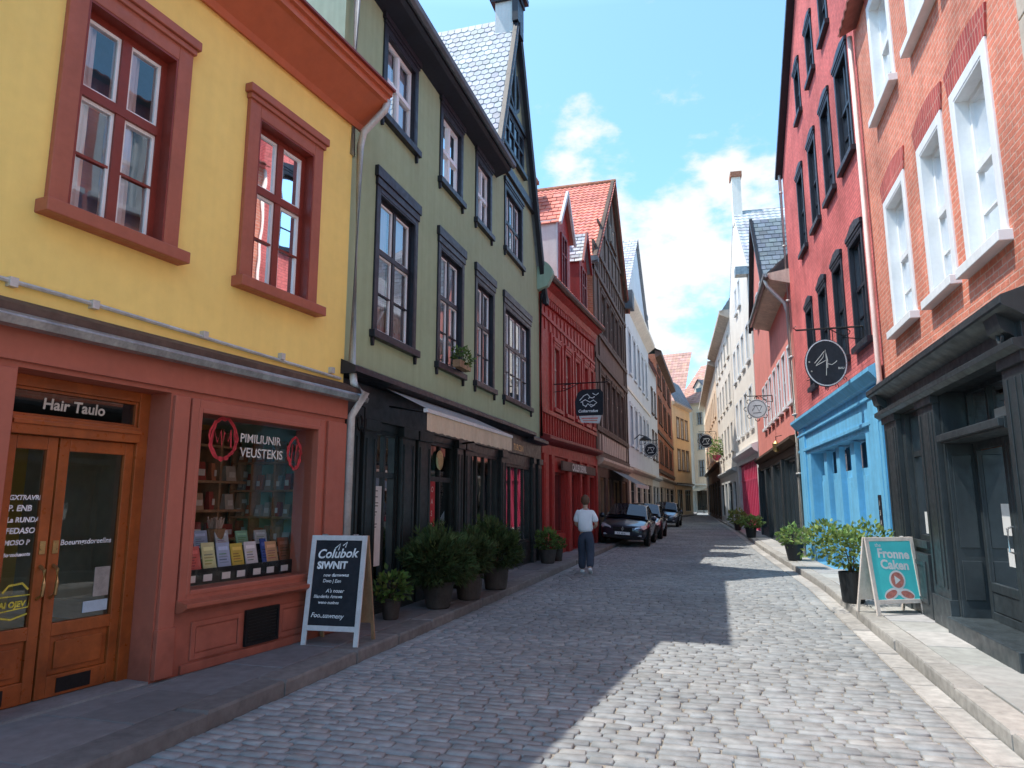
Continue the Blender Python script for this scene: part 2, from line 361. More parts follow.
    def build(s, name, mat, parent=None, smooth=False, label=None, bevel=0, sub=0, normals=True):
        me = bpy.data.meshes.new(name); me.from_pydata(s.v, [], s.f)
        if any(t for t in s.t):
            ca = me.color_attributes.new('tint', 'FLOAT_COLOR', 'CORNER'); k = 0
            for p, t in zip(me.polygons, s.t):
                for _ in p.loop_indices: ca.data[k].color = (*(t or (1, 1, 1)), 1); k += 1
        me.materials.append(mat)
        if normals:
            bm = bmesh.new(); bm.from_mesh(me); bmesh.ops.recalc_face_normals(bm, faces=bm.faces); bm.to_mesh(me); bm.free()
        if smooth: me.polygons.foreach_set('use_smooth', [True]*len(me.polygons))
        o = bpy.data.objects.new(name, me); COL.objects.link(o)
        if parent: o.parent = parent
        if label: o['label'] = label
        if bevel:
            b = o.modifiers.new('bevel', 'BEVEL'); b.width = bevel; b.segments = 2; b.limit_method = 'ANGLE'
        if sub:
            b = o.modifiers.new('subdivide', 'SUBSURF'); b.levels = sub; b.render_levels = sub
        return o
def thing(name, label, cat, loc=(0, 0, 0), rz=0, group=None):
    o = bpy.data.objects.new(name, None); COL.objects.link(o); o.location = loc; o.rotation_euler = (0, 0, rz); o.empty_display_size = .2
    o['label'] = label; o['category'] = cat
    if group: o['group'] = group
    return o
def tag(o, label, cat, group=None):
    o['label'] = label; o['category'] = cat
    if group: o['group'] = group
    return o
def struct(o): o['kind'] = 'structure'; return o
def text_mesh(mb, s, size, fn3, shear=0, align='LEFT', bold=0):
    """writing turned into flat mesh letters, fn3 maps (x,y) to the builder's coordinates"""
    cu = bpy.data.curves.new('writing', 'FONT'); cu.body = s; cu.size = size; cu.shear = shear; cu.align_x = align; cu.offset = bold; cu.resolution_u = 3
    ob = bpy.data.objects.new('writing', cu); COL.objects.link(ob)
    dg = bpy.context.evaluated_depsgraph_get(); me = ob.evaluated_get(dg).to_mesh()
    i = mb.add([fn3(v.co.x, v.co.y) for v in me.vertices])
    for p in me.polygons: mb.face([i+k for k in p.vertices])
    ob.evaluated_get(dg).to_mesh_clear(); bpy.data.objects.remove(ob); bpy.data.curves.remove(cu)

# ------------------------------------------------------------------ houses
class House:
    def __init__(s, name, p0, p1, side, label, cat='house', group=None):
        dx, dy = p1[0]-p0[0], p1[1]-p0[1]; s.L = math.hypot(dx, dy); s.sg = -1 if side == 'L' else 1; s.side = side
        s.root = thing(name, label, cat, (p0[0], p0[1], 0), math.atan2(dy, dx), group); s.holes = []
    def mb(s): return MB(lambda u, d, z: (u, s.sg*d, z))
    def world(s, u, d, z): return s.root.matrix_basis @ Vector((u, s.sg*d, z)) if False else (Matrix.Translation(s.root.location) @ Matrix.Rotation(s.root.rotation_euler.z, 4, 'Z')) @ Vector((u, s.sg*d, z))
    def rot(s): return s.root.rotation_euler.z
    def tx(s, u, z, d):   # writing plane on the facade, reading left to right from the street
        k = 1 if s.side == 'L' else -1
        return lambda x, y: (u+k*x, d, z+y)
    def part(s, name, mb, mat, parent=None, **k): return mb.build(name, mat, parent or s.root, **k)
    def box(s, name, mat, *a, parent=None, **k): m = s.mb(); m.box(*a); return s.part(name, m, mat, parent, **k)
    def shell(s, outline, d=0, depth=7, mat=None, zt=None, reveal=.2, name='wall', sides=None, extra_holes=()):
        """front wall with the openings asked for so far, and the side and back walls of the volume"""
        m = s.mb(); m.wall(outline, s.holes+list(extra_holes), d, reveal); o = s.part(name, m, mat)
        us = [p[0] for p in outline]; u0, u1 = min(us), max(us); zs = min(p[1] for p in outline)
        zl = max(p[1] for p in outline if abs(p[0]-u0) < .01); zr = max(p[1] for p in outline if abs(p[0]-u1) < .01)
        m = s.mb()
        m.poly([(u0, d, 0), (u0, -depth, 0), (u0, -depth, zl), (u0, d, zl)]); m.poly([(u1, d, 0), (u1, -depth, 0), (u1, -depth, zr), (u1, d, zr)])
        top = [(u, z) for u, z in outline if z > zs+.01]
        m.poly([(u0, -depth, 0), (u1, -depth, 0)] + [(u, -depth, z) for u, z in sorted(top, reverse=True)])
        m.poly([(u0+.01, -depth*.2-.6, 0), (u1-.01, -depth*.2-.6, 0), (u1-.01, -depth*.2-.6, min(zl, zr)), (u0+.01, -depth*.2-.6, min(zl, zr))])
        s.part('side_wall', m, sides or mat); return o
    def window(s, u0, u1, z0, z1, case, sash, cw=.14, rec=.12, proud=.04, cap=.0, sill=.1, lugs=False, cols=2, transom=.62, mun_lo=1, mun_up=0, sw=.05, curtain=None, glassm=None, simple=False, inner=None, hole=True, capm=None, bead=None, ped=False, caph=.14, label=None):
        a0, a1, b0, b1 = u0+cw, u1-cw, z0+(.1 if sill else cw), z1-(cw+ (caph if cap else 0)*.4)
        if hole: s.holes.append((a0, a1, b0, b1))
        dg = -rec if hole else .012
        m = s.mb(); back = -.02 if hole else 0
        m.box(u0, a0, back, proud, z0, z1); m.box(a1, u1, back, proud, z0, z1); m.box(a0, a1, back, proud, b1, z1)
        if cap: m.box(u0-.05, u1+.05, .001, proud+cap, z1-.01, z1+caph*.6); m.box(u0-.02, u1+.02, .001, proud+cap*.5, z1-caph*.5, z1-.012)
        if ped: m.plate([(u0-.06, z1+caph*.6), (u1+.06, z1+caph*.6), ((u0+u1)/2+.16, z1+caph*.6+.12), ((u0+u1)/2-.16, z1+caph*.6+.12)], .001, proud+cap*.5)
        if not sill: m.box(a0, a1, back, proud, z0, b0)
        o = s.part('window', m, case, bevel=0 if simple else .008, label=label)
        if sill:
            m = s.mb(); m.box(u0-.06, u1+.06, -rec+.005 if hole else .001, proud+sill, z0-.012, b0)
            if lugs:
                for q in (u0-.03, u1-.05): m.plate([(q, z0-.012), (q+.06, z0-.012), (q+.045, z0-.13), (q+.02, z0-.13)], .001, proud+sill*.4)
            s.part('sill', m, capm or case, o, bevel=0 if simple else .008)
        if not simple and hole:
            m = s.mb(); e = .004
            pf = proud-.006; m.box(a0, a0+.02, -rec-.03, pf, b0, b1); m.box(a1-.02, a1, -rec-.03, pf, b0, b1); m.box(a0+.02, a1-.02, -rec-.03, pf, b1-.02, b1)
            s.part('jamb_lining', m, inner or case, o)
        # sashes
        m = s.mb(); q0, q1 = a0+(.02 if hole else 0), a1-(.02 if hole else 0); ds0, ds1 = (dg-.03, dg+.025) if hole else (.002, .03)
        t1 = b1-(.02 if hole else 0)
        m.box(q0, q0+sw, ds0, ds1, b0, t1); m.box(q1-sw, q1, ds0, ds1, b0, t1); m.box(q0+sw, q1-sw, ds0, ds1, t1-sw, t1); m.box(q0+sw, q1-sw, ds0, ds1, b0, b0+sw)
        zt = b0+(t1-b0)*transom if transom else None
        for k in range(1, cols): x = q0+(q1-q0)*k/cols; m.box(x-sw*.75, x+sw*.75, ds0+.002, ds1+.012, b0+sw, t1-sw)
        xs = [q0+(q1-q0)*k/cols for k in range(cols+1)]
        if zt: m.box(q0+sw, q1-sw, ds0+.001, ds1+.02, zt-sw*.7, zt+sw*.7)
        for k in range(cols):
            e0, e1 = xs[k]+sw, xs[k+1]-sw
            for j in range(mun_lo): z = b0+((zt or t1)-b0)*(j+1)/(mun_lo+1); m.box(e0, e1, ds0+.006, ds1-.006, z-.012, z+.012)
            if zt:
                for j in range(mun_up): z = zt+(t1-zt)*(j+1)/(mun_up+1); m.box(e0, e1, ds0+.006, ds1-.006, z-.012, z+.012)
        s.part('sash', m, sash, o)
        if bead:
            m = s.mb()
            for k in range(cols):
                for lo_, hi_ in (((b0+sw, zt-sw*.7), (zt+sw*.7, t1-sw)) if zt else ((b0+sw, t1-sw),)): m.ring(xs[k]+sw*(1 if k == 0 else .75), xs[k+1]-sw*(1 if k == cols-1 else .75), lo_, hi_, .03, ds0-.012, ds1-.012)
            s.part('glazing_bead', m, bead, o)
        if hole:
            m = s.mb(); m.poly([(q0, dg-.005, b0), (q1, dg-.005, b0), (q1, dg-.005, t1), (q0, dg-.005, t1)]); s.part('pane', m, glassm or M['glass'], o)
        else:
            m = s.mb(); m.poly([(a0, .008, b0), (a1, .008, b0), (a1, .008, b1), (a0, .008, b1)]); s.part('pane', m, M['carglass'], o)
        if curtain and hole:
            m = s.mb(); dc = dg-.075
            spans = {'both': [(q0, q0+(q1-q0)*.44), (q1-(q1-q0)*.40, q1)], 'full': [(q0, q1)], 'left': [(q0, q0+(q1-q0)*.42)], 'halves': [(q0, q0+(q1-q0)*.27), (q0+(q1-q0)*.5, q0+(q1-q0)*.78)]}[curtain]
            for x0, x1 in spans:
                n = max(6, int((x1-x0)/.035)); ph = R(0, 6)
                pts = [(x0+(x1-x0)*k/n, dc+.03*math.sin(ph+k*1.35)+.012*math.sin(k*.6)) for k in range(n+1)]
                for (xa, da), (xb, db) in zip(pts, pts[1:]): m.poly([(xa, da, b0), (xb, db, b0), (xb, db, t1), (xa, da, t1)])
            s.part('curtain', m, M['curtain'], o)
        return o
    def pipe(s, pts, r=.045, mat=None, name='downpipe', bands=True):
        m = s.mb(); m.tube(pts, r, 10)
        if bands:
            (u, d, zb), zt = pts[-1], pts[-2][2]; z = zb+.6
            while z < zt-.3: m.lathe([(r+.012, z), (r+.012, z+.05)], 10, (u, d, 0)); z += 1.7
        return s.part(name, m, mat or M['zincpale'], smooth=True)

# ============================================================== SETTING
def lerp(a, b, t): return a+(b-a)*t
def interp(tab, y):
    if y <= tab[0][1]: return tab[0][0]
    for (xa, ya), (xb, yb) in zip(tab, tab[1:]):
        if y <= yb: return lerp(xa, xb, (y-ya)/(yb-ya))
    return tab[-1][0]
KL = [(-3.66, -8), (-3.66, 24), (-3.72, 40), (-3.85, 72), (-2.5, 86), (-3.0, 108)]
KR = [(1.83, -8), (1.83, 15), (1.62, 20), (1.38, 26), (1.0, 40), (.15, 60), (-.75, 88), (-1.6, 108)]
kl = lambda y: interp(KL, y)
kr = lambda y: interp(KR, y)
m = MB(); m.poly([(-2500, -2500, -.06), (2500, -2500, -.06), (2500, 2500, -.06), (-2500, 2500, -.06)]); struct(m.build('ground', M['earth']))
m = MB(); ys = list(range(-8, 110, 4))
for a, b in zip(ys, ys[1:]): m.poly([(kl(a)-.4, a, -.018), (kr(a)+.4, a, -.018), (kr(b)+.4, b, -.018), (kl(b)-.4, b, -.018)])
struct(m.build('road_bed', M['sand']))
# granite setts laid in courses across the street
m = MB(); y = -7.5
def sett(x0, x1, y0, y1, t, top=0, dome=True):
    g = .005; j = lambda: R(-.006, .006)
    c = [(x0+g+j(), y0+g+j()), (x1-g+j(), y0+g+j()), (x1-g+j(), y1-g+j()), (x0+g+j(), y1-g+j())]
    cx, cy = (x0+x1)/2, (y0+y1)/2; h = top+R(-.004, .004); tl = (R(-.02, .02), R(-.03, .03))
    def ringpts(k, z): return [(lerp(cx, a, k), lerp(cy, b, k), z+(a-cx)*tl[0]+(b-cy)*tl[1]) for a, b in c]
    m.tint = t
    if dome:
        i = m.add(ringpts(1, h-.03)+ringpts(.975, h-.007)+ringpts(.90, h)+[(cx, cy, h+.001)])
        for k in range(2):
            for q in range(4): m.face((i+4*k+q, i+4*k+(q+1) % 4, i+4*k+4+(q+1) % 4, i+4*k+4+q))
        for q in range(4): m.face((i+8+q, i+8+(q+1) % 4, i+12))
    else:
        i = m.add(ringpts(1, h-.02)+ringpts(.9, h))
        for q in range(4): m.face((i+q, i+(q+1) % 4, i+4+(q+1) % 4, i+4+q))
        m.face(range(i+4, i+8))
while y < 108:
    near = y < 34; dy = R(.095, .12) if y < 50 else .3
    a, b = kl(y), kr(y)-.24; n = max(3, int((b-a)/R(.175, .225))); cut = [0]+sorted((k+R(-.22, .22))/n for k in range(1, n))+[1]
    wav = [0.02*math.sin(k*.9+y*.7)+.015*math.sin(y*.31+k*.23) for k in range(n+1)]
    for k in range(n):
        t = R(.88, 1.08); w = R(-.01, .025)
        if random.random() < .07: t *= 1.12; w = -.03
        sett(a+(b-a)*cut[k], a+(b-a)*cut[k+1], y+wav[k], y+dy+wav[k], (t*(1-w), t, t*(1+w)), 0, near)
    y += dy
struct(m.build('road', M['sett'], smooth=True, normals=False))
# flat gutter course along the right kerb
m = MB(); y = -7.5
while y < 106:
    ln = R(.5, .85); g = .008; t = R(.95, 1.3); m.tint = (t*1.02, t, t*.97); b0, b1 = kr(y), kr(y+ln)
    z = -.004+R(-.004, .004); i = m.add([(b0-.23, y+g, z-.02), (b1-.23, y+ln-g, z-.02), (b1-.005, y+ln-g, z-.02), (b0-.005, y+g, z-.02), (b0-.22, y+g*2, z), (b1-.22, y+ln-g*2, z), (b1-.012, y+ln-g*2, z+.004), (b0-.012, y+g*2, z+.004)])
    for q in range(4): m.face((i+q, i+(q+1) % 4, i+4+(q+1) % 4, i+4+q))
    m.face(range(i+4, i+8)); y += ln
struct(m.build('gutter', M['kerb'], normals=False))
# kerbs and slab pavements
def slabblock(m, c, z0, z1, bev=.012):
    cx = sum(p[0] for p in c)/4; cy = sum(p[1] for p in c)/4
    def inn(e): 
        r = []
        for x, y in c: d = math.hypot(x-cx, y-cy); r.append((lerp(x, cx, e/d), lerp(y, cy, e/d)))
        return r
    i = m.add([(x, y, z0) for x, y in c]+[(x, y, z1-bev) for x, y in c]+[(x, y, z1) for x, y in inn(bev*1.4)])
    for k in range(2):
        for q in range(4): m.face((i+4*k+q, i+4*k+(q+1) % 4, i+4*k+4+(q+1) % 4, i+4*k+4+q))
    m.face(range(i+8, i+12))
for sd, kf, sg in (('left', kl, -1), ('right', kr, 1)):
    m = MB(); y = -7.8; kw = .30 if sg < 0 else .24
    while y < 106:
        ln = R(.8, 1.3); g = .006; t = R(.82, 1.12); m.tint = (t*1.02, t, t*.96); a, b = kf(y), kf(y+ln); j = R(-.012, .012)
        slabblock(m, [(a+j, y+g), (b+j, y+ln-g), (b+sg*kw, y+ln-g), (a+sg*kw, y+g)], -.05, .12+R(-.006, .006), .022); y += ln
    struct(m.build('kerb', M['kerbshaded' if sg < 0 else 'kerb'], normals=False))
    m = MB(); y = -7.8; row = 0
    while y < 106:
        ln = R(.75, 1.05); g = .004; outer = (-6.5 if sg < 0 else 4.2) if y < 70 else (-7.5 if sg < 0 else 3)
        x = 0; first = R(.5, .75); total = abs(outer-kf(y))-kw
        cuts = [0.012]; q = first
        while q < total: cuts.append(q); q += R(.55, .8)
        cuts.append(total)
        for c0, c1 in zip(cuts, cuts[1:]):
            t = R(.84, 1.12); m.tint = (t*R(.98, 1.03), t, t*R(.95, 1.02)); a, b = kf(y)+sg*kw, kf(y+ln)+sg*kw
            slabblock(m, [(a+sg*(c0+g), y+g), (b+sg*(c0+g), y+ln-g), (b+sg*(c1-g), y+ln-g), (a+sg*(c1-g), y+g)], .02, .118+R(-.005, .005), .006)
        y += ln
    struct(m.build('pavement', M['slabshaded' if sg < 0 else 'slab'], normals=False))
    m = MB()
    for a, b in zip(ys, ys[1:]): m.poly([(kf(a)+sg*.05, a, .10), (kf(b)+sg*.05, b, .10), (sg*7.5, b, .10), (sg*7.5, a, .10)])
    struct(m.build('pavement_bed', M['sand']))
# ============================================================== LEFT SIDE
# ---- yellow house with the terracotta shop
H = House('yellow_house', (-4.9, 4.03), (-4.5, 7.64), 'L', 'yellow plastered house over a terracotta shopfront, nearest on the left', 'house')
UL = -4.4; UR = 3.78
for u0, u1 in ((-.13, 1.10), (1.88, 3.13), (-2.3, -1.05)):
    H.window(u0, u1, 3.84, 6.02, M['brickred'], M['sashred'], cw=.16, rec=.10, proud=.05, cap=.05, sill=.1, transom=.60, mun_lo=1, sw=.06, curtain='halves', glassm=M['glassup'], inner=M['sashred'], bead=M['white'])
H.shell([(UL, 2.98), (UR, 2.98), (UR, 7.0), (UL, 7.0)], 0, 6, M['yellow'])
m = H.mb(); m.prism([(0, 6.62), (.05, 6.60), (.07, 6.68), (.40, 6.92), (.46, 6.93), (.46, 7.02), (.50, 7.03), (.50, 7.10), (0, 7.12)], UL, UR+.16); H.part('cornice', m, M['cornice'])
m = H.mb(); m.box(UL, UR+.18, .40, .54, 7.10, 7.13); H.part('cornice_edge', m, M['sashred'])
m = H.mb(); m.tiles((UL, .45, 7.12), (UR-UL, 0, 0), (0, -3.4, 1.7), 24, 14, 'pan'); H.part('roof', m, M['tilered'])
H.box('sky_reflection_sheet', M['bluereflect'], UL+.1, UR-.1, -.66, -.62, 3.2, 6.6)  # blue sheet added behind the panes in place of reflected sky
# shopfront wall with door recess and window opening
DR = (-.20, 1.16, .10, 2.62); SWIN = (1.50, 3.24, .84, 2.48)
m = H.mb(); m.wall([(UL, 0), (UR, 0), (UR, 2.98), (UL, 2.98)], [DR, SWIN, (-2.9, -1.3, .84, 2.47)], .05, .30); front = H.part('shopfront', m, M['terra'])
m = H.mb()
for u0, u1 in ((-.62, -.22), (1.18, 1.35), (3.42, UR)):   # pilasters
    m.box(u0, u1, .051, .085, .14, 2.60); m.box(u0-.01, u1+.01, .052, .10, .14, .55)
m.box(UL, UR, .051, .09, 2.66, 2.96); m.box(UL, UR, .052, .13, 2.90, 2.97)
m.box(1.47, UR, .051, .075, .12, .20); m.box(UL, -.63, .051, .075, .12, .20)
m.ring(1.57, 2.20, .22, .56, .05, .051, .068); m.ring(2.74, 3.36, .22, .56, .05, .051, .068)
m.box(1.63, 2.14, .052, .062, .28, .50); m.box(2.80, 3.30, .052, .062, .28, .50)
H.part('panelling', m, M['terra'], front, bevel=.006)
m = H.mb(); m.ring(1.38, 3.36, .74, 2.60, .09, .052, .080); m.ring(1.46, 3.28, .80, 2.52, .045, .0, .085)
wf = H.part('shop_window', m, M['terra'], bevel=.008)
m = H.mb(); m.prism([(.05, .66), (.15, .67), (.21, .71), (.21, .745), (.05, .775)], 1.36, 3.35); H.part('sill', m, M['brickred'], wf, bevel=.005)
m = H.mb(); m.poly([(1.5, -.01, .84), (3.24, -.01, .84), (3.24, -.01, 2.48), (1.5, -.01, 2.48)]); H.part('pane', m, M['shopglass'], wf)
m = H.mb(); t = H.tx(0, 0, -.004)
def loop(cx, cz, rx, rz, n=26, wob=.02, a0=0, a1=6.6): return [(cx+(rx+R(-wob, wob))*math.cos(a0+(a1-a0)*k/n), cz+(rz+R(-wob, wob))*math.sin(a0+(a1-a0)*k/n)) for k in range(n+1)]
for w_ in (0, .015): m.ribbon(loop(1.86+w_, 2.26, .17, .20), .026, t)
m.ribbon([(1.72, 2.20), (1.74, 2.34), (1.79, 2.22), (1.83, 2.34), (1.85, 2.18), (1.88, 2.33), (1.93, 2.24), (1.96, 2.36), (1.97, 2.18)], .02, t)
H.part('red_lettering', m, M['chalkred'], wf); m = H.mb()
for w_ in (0, .012): m.ribbon(loop(2.93+w_, 2.18, .10, .17), .022, t)
m.ribbon([(2.88, 2.08), (2.90, 2.28), (2.94, 2.10), (2.97, 2.28)], .018, t)
H.part('red_lettering', m, M['chalkred'], wf)
m = H.mb(); text_mesh(m, 'PIMILIUNIR', .125, H.tx(2.09, 2.25, -.004), 0, bold=.002); H.part('white_lettering', m, M['letter'], wf); m = H.mb(); text_mesh(m, 'VEUSTEKIS', .135, H.tx(2.10, 2.10, -.004), 0, bold=.002); H.part('white_lettering', m, M['letter'], wf)
H.box('vent_grille', M['dark'], 2.26, 2.70, .051, .07, .24, .55)
m = H.mb(); 
for k in range(9): m.box(2.28, 2.68, .071, .082, .26+k*.031, .272+k*.031)
m.ring(2.24, 2.72, .22, .57, .03, .053, .085); H.part('grille_bars', m, M['iron'])
# door recess
m = H.mb(); dd = -.25
m.box(-.2, -.06, dd-.06, dd+.05, .10, 2.62); m.box(1.05, 1.16, dd-.06, dd+.05, .10, 2.62); m.box(-.06, 1.05, dd-.06, dd+.05, 2.53, 2.62); m.box(-.06, 1.05, dd-.06, dd+.08, 2.16, 2.30)
m.box(-.06, 1.05, dd-.05, dd+.10, 2.235, 2.27); m.ring(-.06, 1.05, 2.30, 2.53, .025, dd-.04, dd+.03)
fr = H.part('door_frame', m, M['door'], bevel=.006)
H.box('doorstep', paint('worn grey step', (.20, .20, .20), .8, .2, 3, .4, 40), -.19, 1.15, dd-.05, .06, .02, .135)
m = H.mb(); m.poly([(-.05, dd, 2.31), (1.04, dd, 2.31), (1.04, dd, 2.52), (-.05, dd, 2.52)]); H.part('transom_pane', m, M['glassdark'], fr)
H.box('transom_backing', M['dark'], -.05, 1.04, dd-.055, dd-.05, 2.31, 2.52, parent=fr)
m = H.mb(); text_mesh(m, 'Hair Taulo', .125, H.tx(.20, 2.375, dd+.006), .06, bold=.003); H.part('lettering', m, M['letter'], fr)
for u0, u1, first in ((-.055, .355, True), (.37, 1.05, False)):
    if first: u0 = -.30+.245; 
    m = H.mb(); z0, z1 = .14, 2.155; st = .085
    m.box(u0, u0+st, dd-.03, dd+.02, z0, z1); m.box(u1-st, u1, dd-.03, dd+.02, z0, z1); m.box(u0+st, u1-st, dd-.03, dd+.02, 2.05, z1); m.box(u0+st, u1-st, dd-.03, dd+.02, .60, .70); m.box(u0+st, u1-st, dd-.03, dd+.02, z0, .30)
    m.box(u0+st, u1-st, dd-.025, dd-.005, .30, .60); m.box(u0+st+.05, u1-st-.05, dd-.004, dd+.012, .345, .555)
    d = H.part('door', m, M['door'], bevel=.006)
    m = H.mb(); m.poly([(u0+st, dd-.01, .70), (u1-st, dd-.01, .70), (u1-st, dd-.01, 2.05), (u0+st, dd-.01, 2.05)]); H.part('pane', m, M['glassdark'], d)
    m = H.mb(); m.box(u0+st+.08, u1-st-.14, dd+.021, dd+.026, .165, .275); H.part('kick_plate', m, M['iron'], d)
    hx = u1-.045 if first else u0+.045
    m = H.mb(); m.tube([(hx, dd+.02, .90), (hx, dd+.075, .93), (hx, dd+.085, 1.02), (hx, dd+.075, 1.12), (hx, dd+.02, 1.15)], .014); m.box(hx-.022, hx+.022, dd+.02, dd+.027, 1.24, 1.34); H.part('handle', m, M['brass'], d, smooth=False)
    m = H.mb()
    if first:
        for k, (s_, sz) in enumerate((('GXTRAVRE', .068), ('P. ENB', .085), ('La RUNDAY', .072), ('FEDASO', .082), ('MOSO P', .07), ('Boemdusonts', .05))):
            m = H.mb(); text_mesh(m, s_, sz*.74, H.tx(u0+.088, 1.66-k*.085, dd-.004), .12, bold=.002); H.part('chalk_lettering', m, M['chalk'], d)
        m = H.mb(); t = H.tx(u0+.10, .80, dd-.004); text_mesh(m, 'AI OJEV', .058, H.tx(u0+.10, .86, dd-.004), .1, bold=.003)
        m.ribbon([(-.01, .03), (.22, .05), (.23, .14), (.0, .14), (-.01, .03)], .010, t); m.ribbon([(.02, .17), (.06, .22), (.16, .23), (.21, .18)], .016, t); m.ribbon([(.02, -.01), (.1, -.03), (.22, .0)], .014, t); H.part('yellow_lettering', m, M['chalkyellow'], d)
    else:
        text_mesh(m, 'Boeurngsdoreelins', .06, H.tx(.47, 1.30, dd-.004), .15, bold=.001); H.part('chalk_lettering', m, M['chalk'], d)
        m = H.mb(); m.box(.80, .94, dd-.008, dd-.004, .86, 1.10); H.part('notice', m, paint('brownish printed notice', (.34, .31, .28), .8, .2, 14, 0), d); m = H.mb(); m.box(.72, .94, dd-.0085, dd-.003, .74, .83); H.part('notice', m, paint('pale blue slip', (.42, .52, .60), .8, .1, 14, 0), d)
H.box('door_backing', M['dark'], -.3, 1.3, -1.9, -1.85, .1, 2.7)
# street level canopy gutter, conduit, downpipe
m = H.mb(); m.prism([(.0, 3.0), (.16, 2.98), (.17, 3.05), (.02, 3.12)], UL, UR+.05); H.part('canopy_board', m, M['brown'])
m = H.mb(); m.prism([(.10, 2.93), (.13, 2.885), (.18, 2.87), (.23, 2.885), (.25, 2.94), (.235, 2.945), (.22, 2.90), (.18, 2.885), (.14, 2.90), (.115, 2.945)], UL, UR+.22); m.tube([(UL, .18, 2.93), (UR+.22, .18, 2.93)], .058, 12); H.part('gutter', m, M['zinc'])
m = H.mb(); m.tube([(UL, .03, 3.255), (.3, .03, 3.24), (UR-.1, .03, 3.16)], .018, 6)
for u in (-.3, .35, 1.5, 2.6, 3.5): m.box(u-.03, u+.03, .0, .055, 3.2, 3.27)
H.part('conduit', m, M['zincpale'])
H.pipe([(UR+.14, .44, 6.98), (UR+.13, .40, 6.84), (UR+.06, .13, 6.55), (UR+.06, .08, 6.35), (UR+.06, .08, 3.35), (UR+.06, .12, 3.12), (UR+.06, .30, 2.98), (UR+.06, .10, 2.7), (UR+.06, .09, .12)], .05)
H.box('shop_floor', M['interior'], 1.1, 3.76, -1.95, -.26, .60, .76)
H.box('shop_ceiling', M['interior'], 1.2, 3.76, -1.95, -.26, 2.62, 2.66)
H.box('shop_side_wall', M['offwhite'], 3.72, 3.76, -1.7, -.26, .66, 2.62)
H.box('window_pier', M['offwhite'], 3.40, 3.72, -.36, -.262, .76, 2.62)
H.box('shop_side_wall', M['interior'], 1.14, 1.18, -1.95, -.26, .66, 2.62)

def at(H, name, label, cat, u, d, z, group=None): w = H.world(u, d, z); return thing(name, label, cat, w, H.rot(), group)
# things standing in the shop window
t = at(H, 'display_rack', 'black two step display rack with white price tags in the shop window', 'display rack', 2.66, -.46, .80)
m = MB(); m.box(-1.0, .80, -.23, .05, 0, .16); m.box(-1.0, .80, .05, .35, 0, .34); m.box(-1.0, .80, -.245, -.23, 0, .19); m.box(-1.0, .80, .035, .05, .34, .37); m.build('steps', M['black'], t)
for r_, (yy, zz) in enumerate(((-.255, .10), (.025, .29))):
    for k in range(8):
        m = MB(); x = -.90+k*.225+R(-.02, .02); m.box(x-.055, x+.055, yy-.006, yy, zz-.03, zz+.035); m.build('price_tag', M['paper'], t)
cols = [((.30, .42, .50), 'grey blue'), ((.60, .12, .10), 'red and white'), ((.66, .68, .36), 'pale green'), ((.42, .52, .70), 'light blue'), ((.66, .50, .10), 'yellow'), ((.72, .70, .72), 'white'), ((.05, .10, .36), 'narrow dark blue'), ((.70, .42, .22), 'orange and cream'), ((.34, .12, .06), 'brown red')]
def booklet(x, y, z, w, h, c, label, group):
    p = H.world(2.66+x, -.46-y, .80+z); o = thing('booklet', label, 'booklet', p, H.rot(), group); o.rotation_euler = (math.radians(-14), 0, H.rot()+R(-.05, .05))
    m = MB(); m.tint = c; m.box(-w/2, w/2, -.006, .006, 0, h); m.build('cover', M['book'], o)
    m = MB(); m.tint = tuple(min(1, q*1.3+.05) for q in c); m.box(-w*.36, w*.36, -.0085, -.007, h*.70, h*.84)
    for k in range(4): m.tint = tuple(q*R(.3, .75) for q in c); m.box(-w*.36, w*R(.05, .36), -.0085, -.007, h*(.2+k*.11), h*(.24+k*.11))
    m.build('print', M['book'], o)
x = -.92
for c, nme in cols:
    w = .09 if 'narrow' in nme else R(.16, .20); booklet(x, -.12, .16, w, R(.24, .28), c, nme+' booklet in the front row of the shop window rack', 'booklets on the window rack'); x += w+.025
x = -.66
for c, nme in (((.62, .62, .30), 'olive'), ((.30, .40, .58), 'slate blue'), ((.50, .60, .66), 'blue grey'), ((.25, .5, .35), 'green'), ((.55, .60, .62), 'grey')):
    booklet(x, .18, .34, .19, R(.16, .22), c, nme+' booklet in the back row of the shop window rack', 'booklets on the window rack'); x += .30
t = at(H, 'paper_cup', 'brown patterned paper tub behind the booklets in the shop window', 'tub', 2.58, -.74, 1.14); m = MB(); m.lathe([(.07, 0), (.10, .2), (.105, .21), (.09, .2), (.07, .15)], 18); m.build('tub', M['wood'], t)
m = MB(); 
for k in range(40): m.tint = (1, 1, 1); a, b = R(-.09, .09), R(-.09, .09); m.tube([(a*.6, b*.6, .18), (a, b, R(.26, .34))], .008, 4)
m.build('sticks', M['tan'], t)
t = at(H, 'shop_shelf', 'dark shelving at the back of the shop behind the window', 'shelves', 2.66, -1.30, .76)
m = MB()
for z in (.0, .42, .76, 1.10, 1.52): m.box(-1.0, 1.0, -.16, .18, z, z+.03)
for x in (-1.0, -.33, .33, .97): m.box(x, x+.03, -.155, .18, 0, 1.75)
m.box(-1.0, 1.0, .18, .20, 0, 1.75); m.build('frame', M['wood'], t)
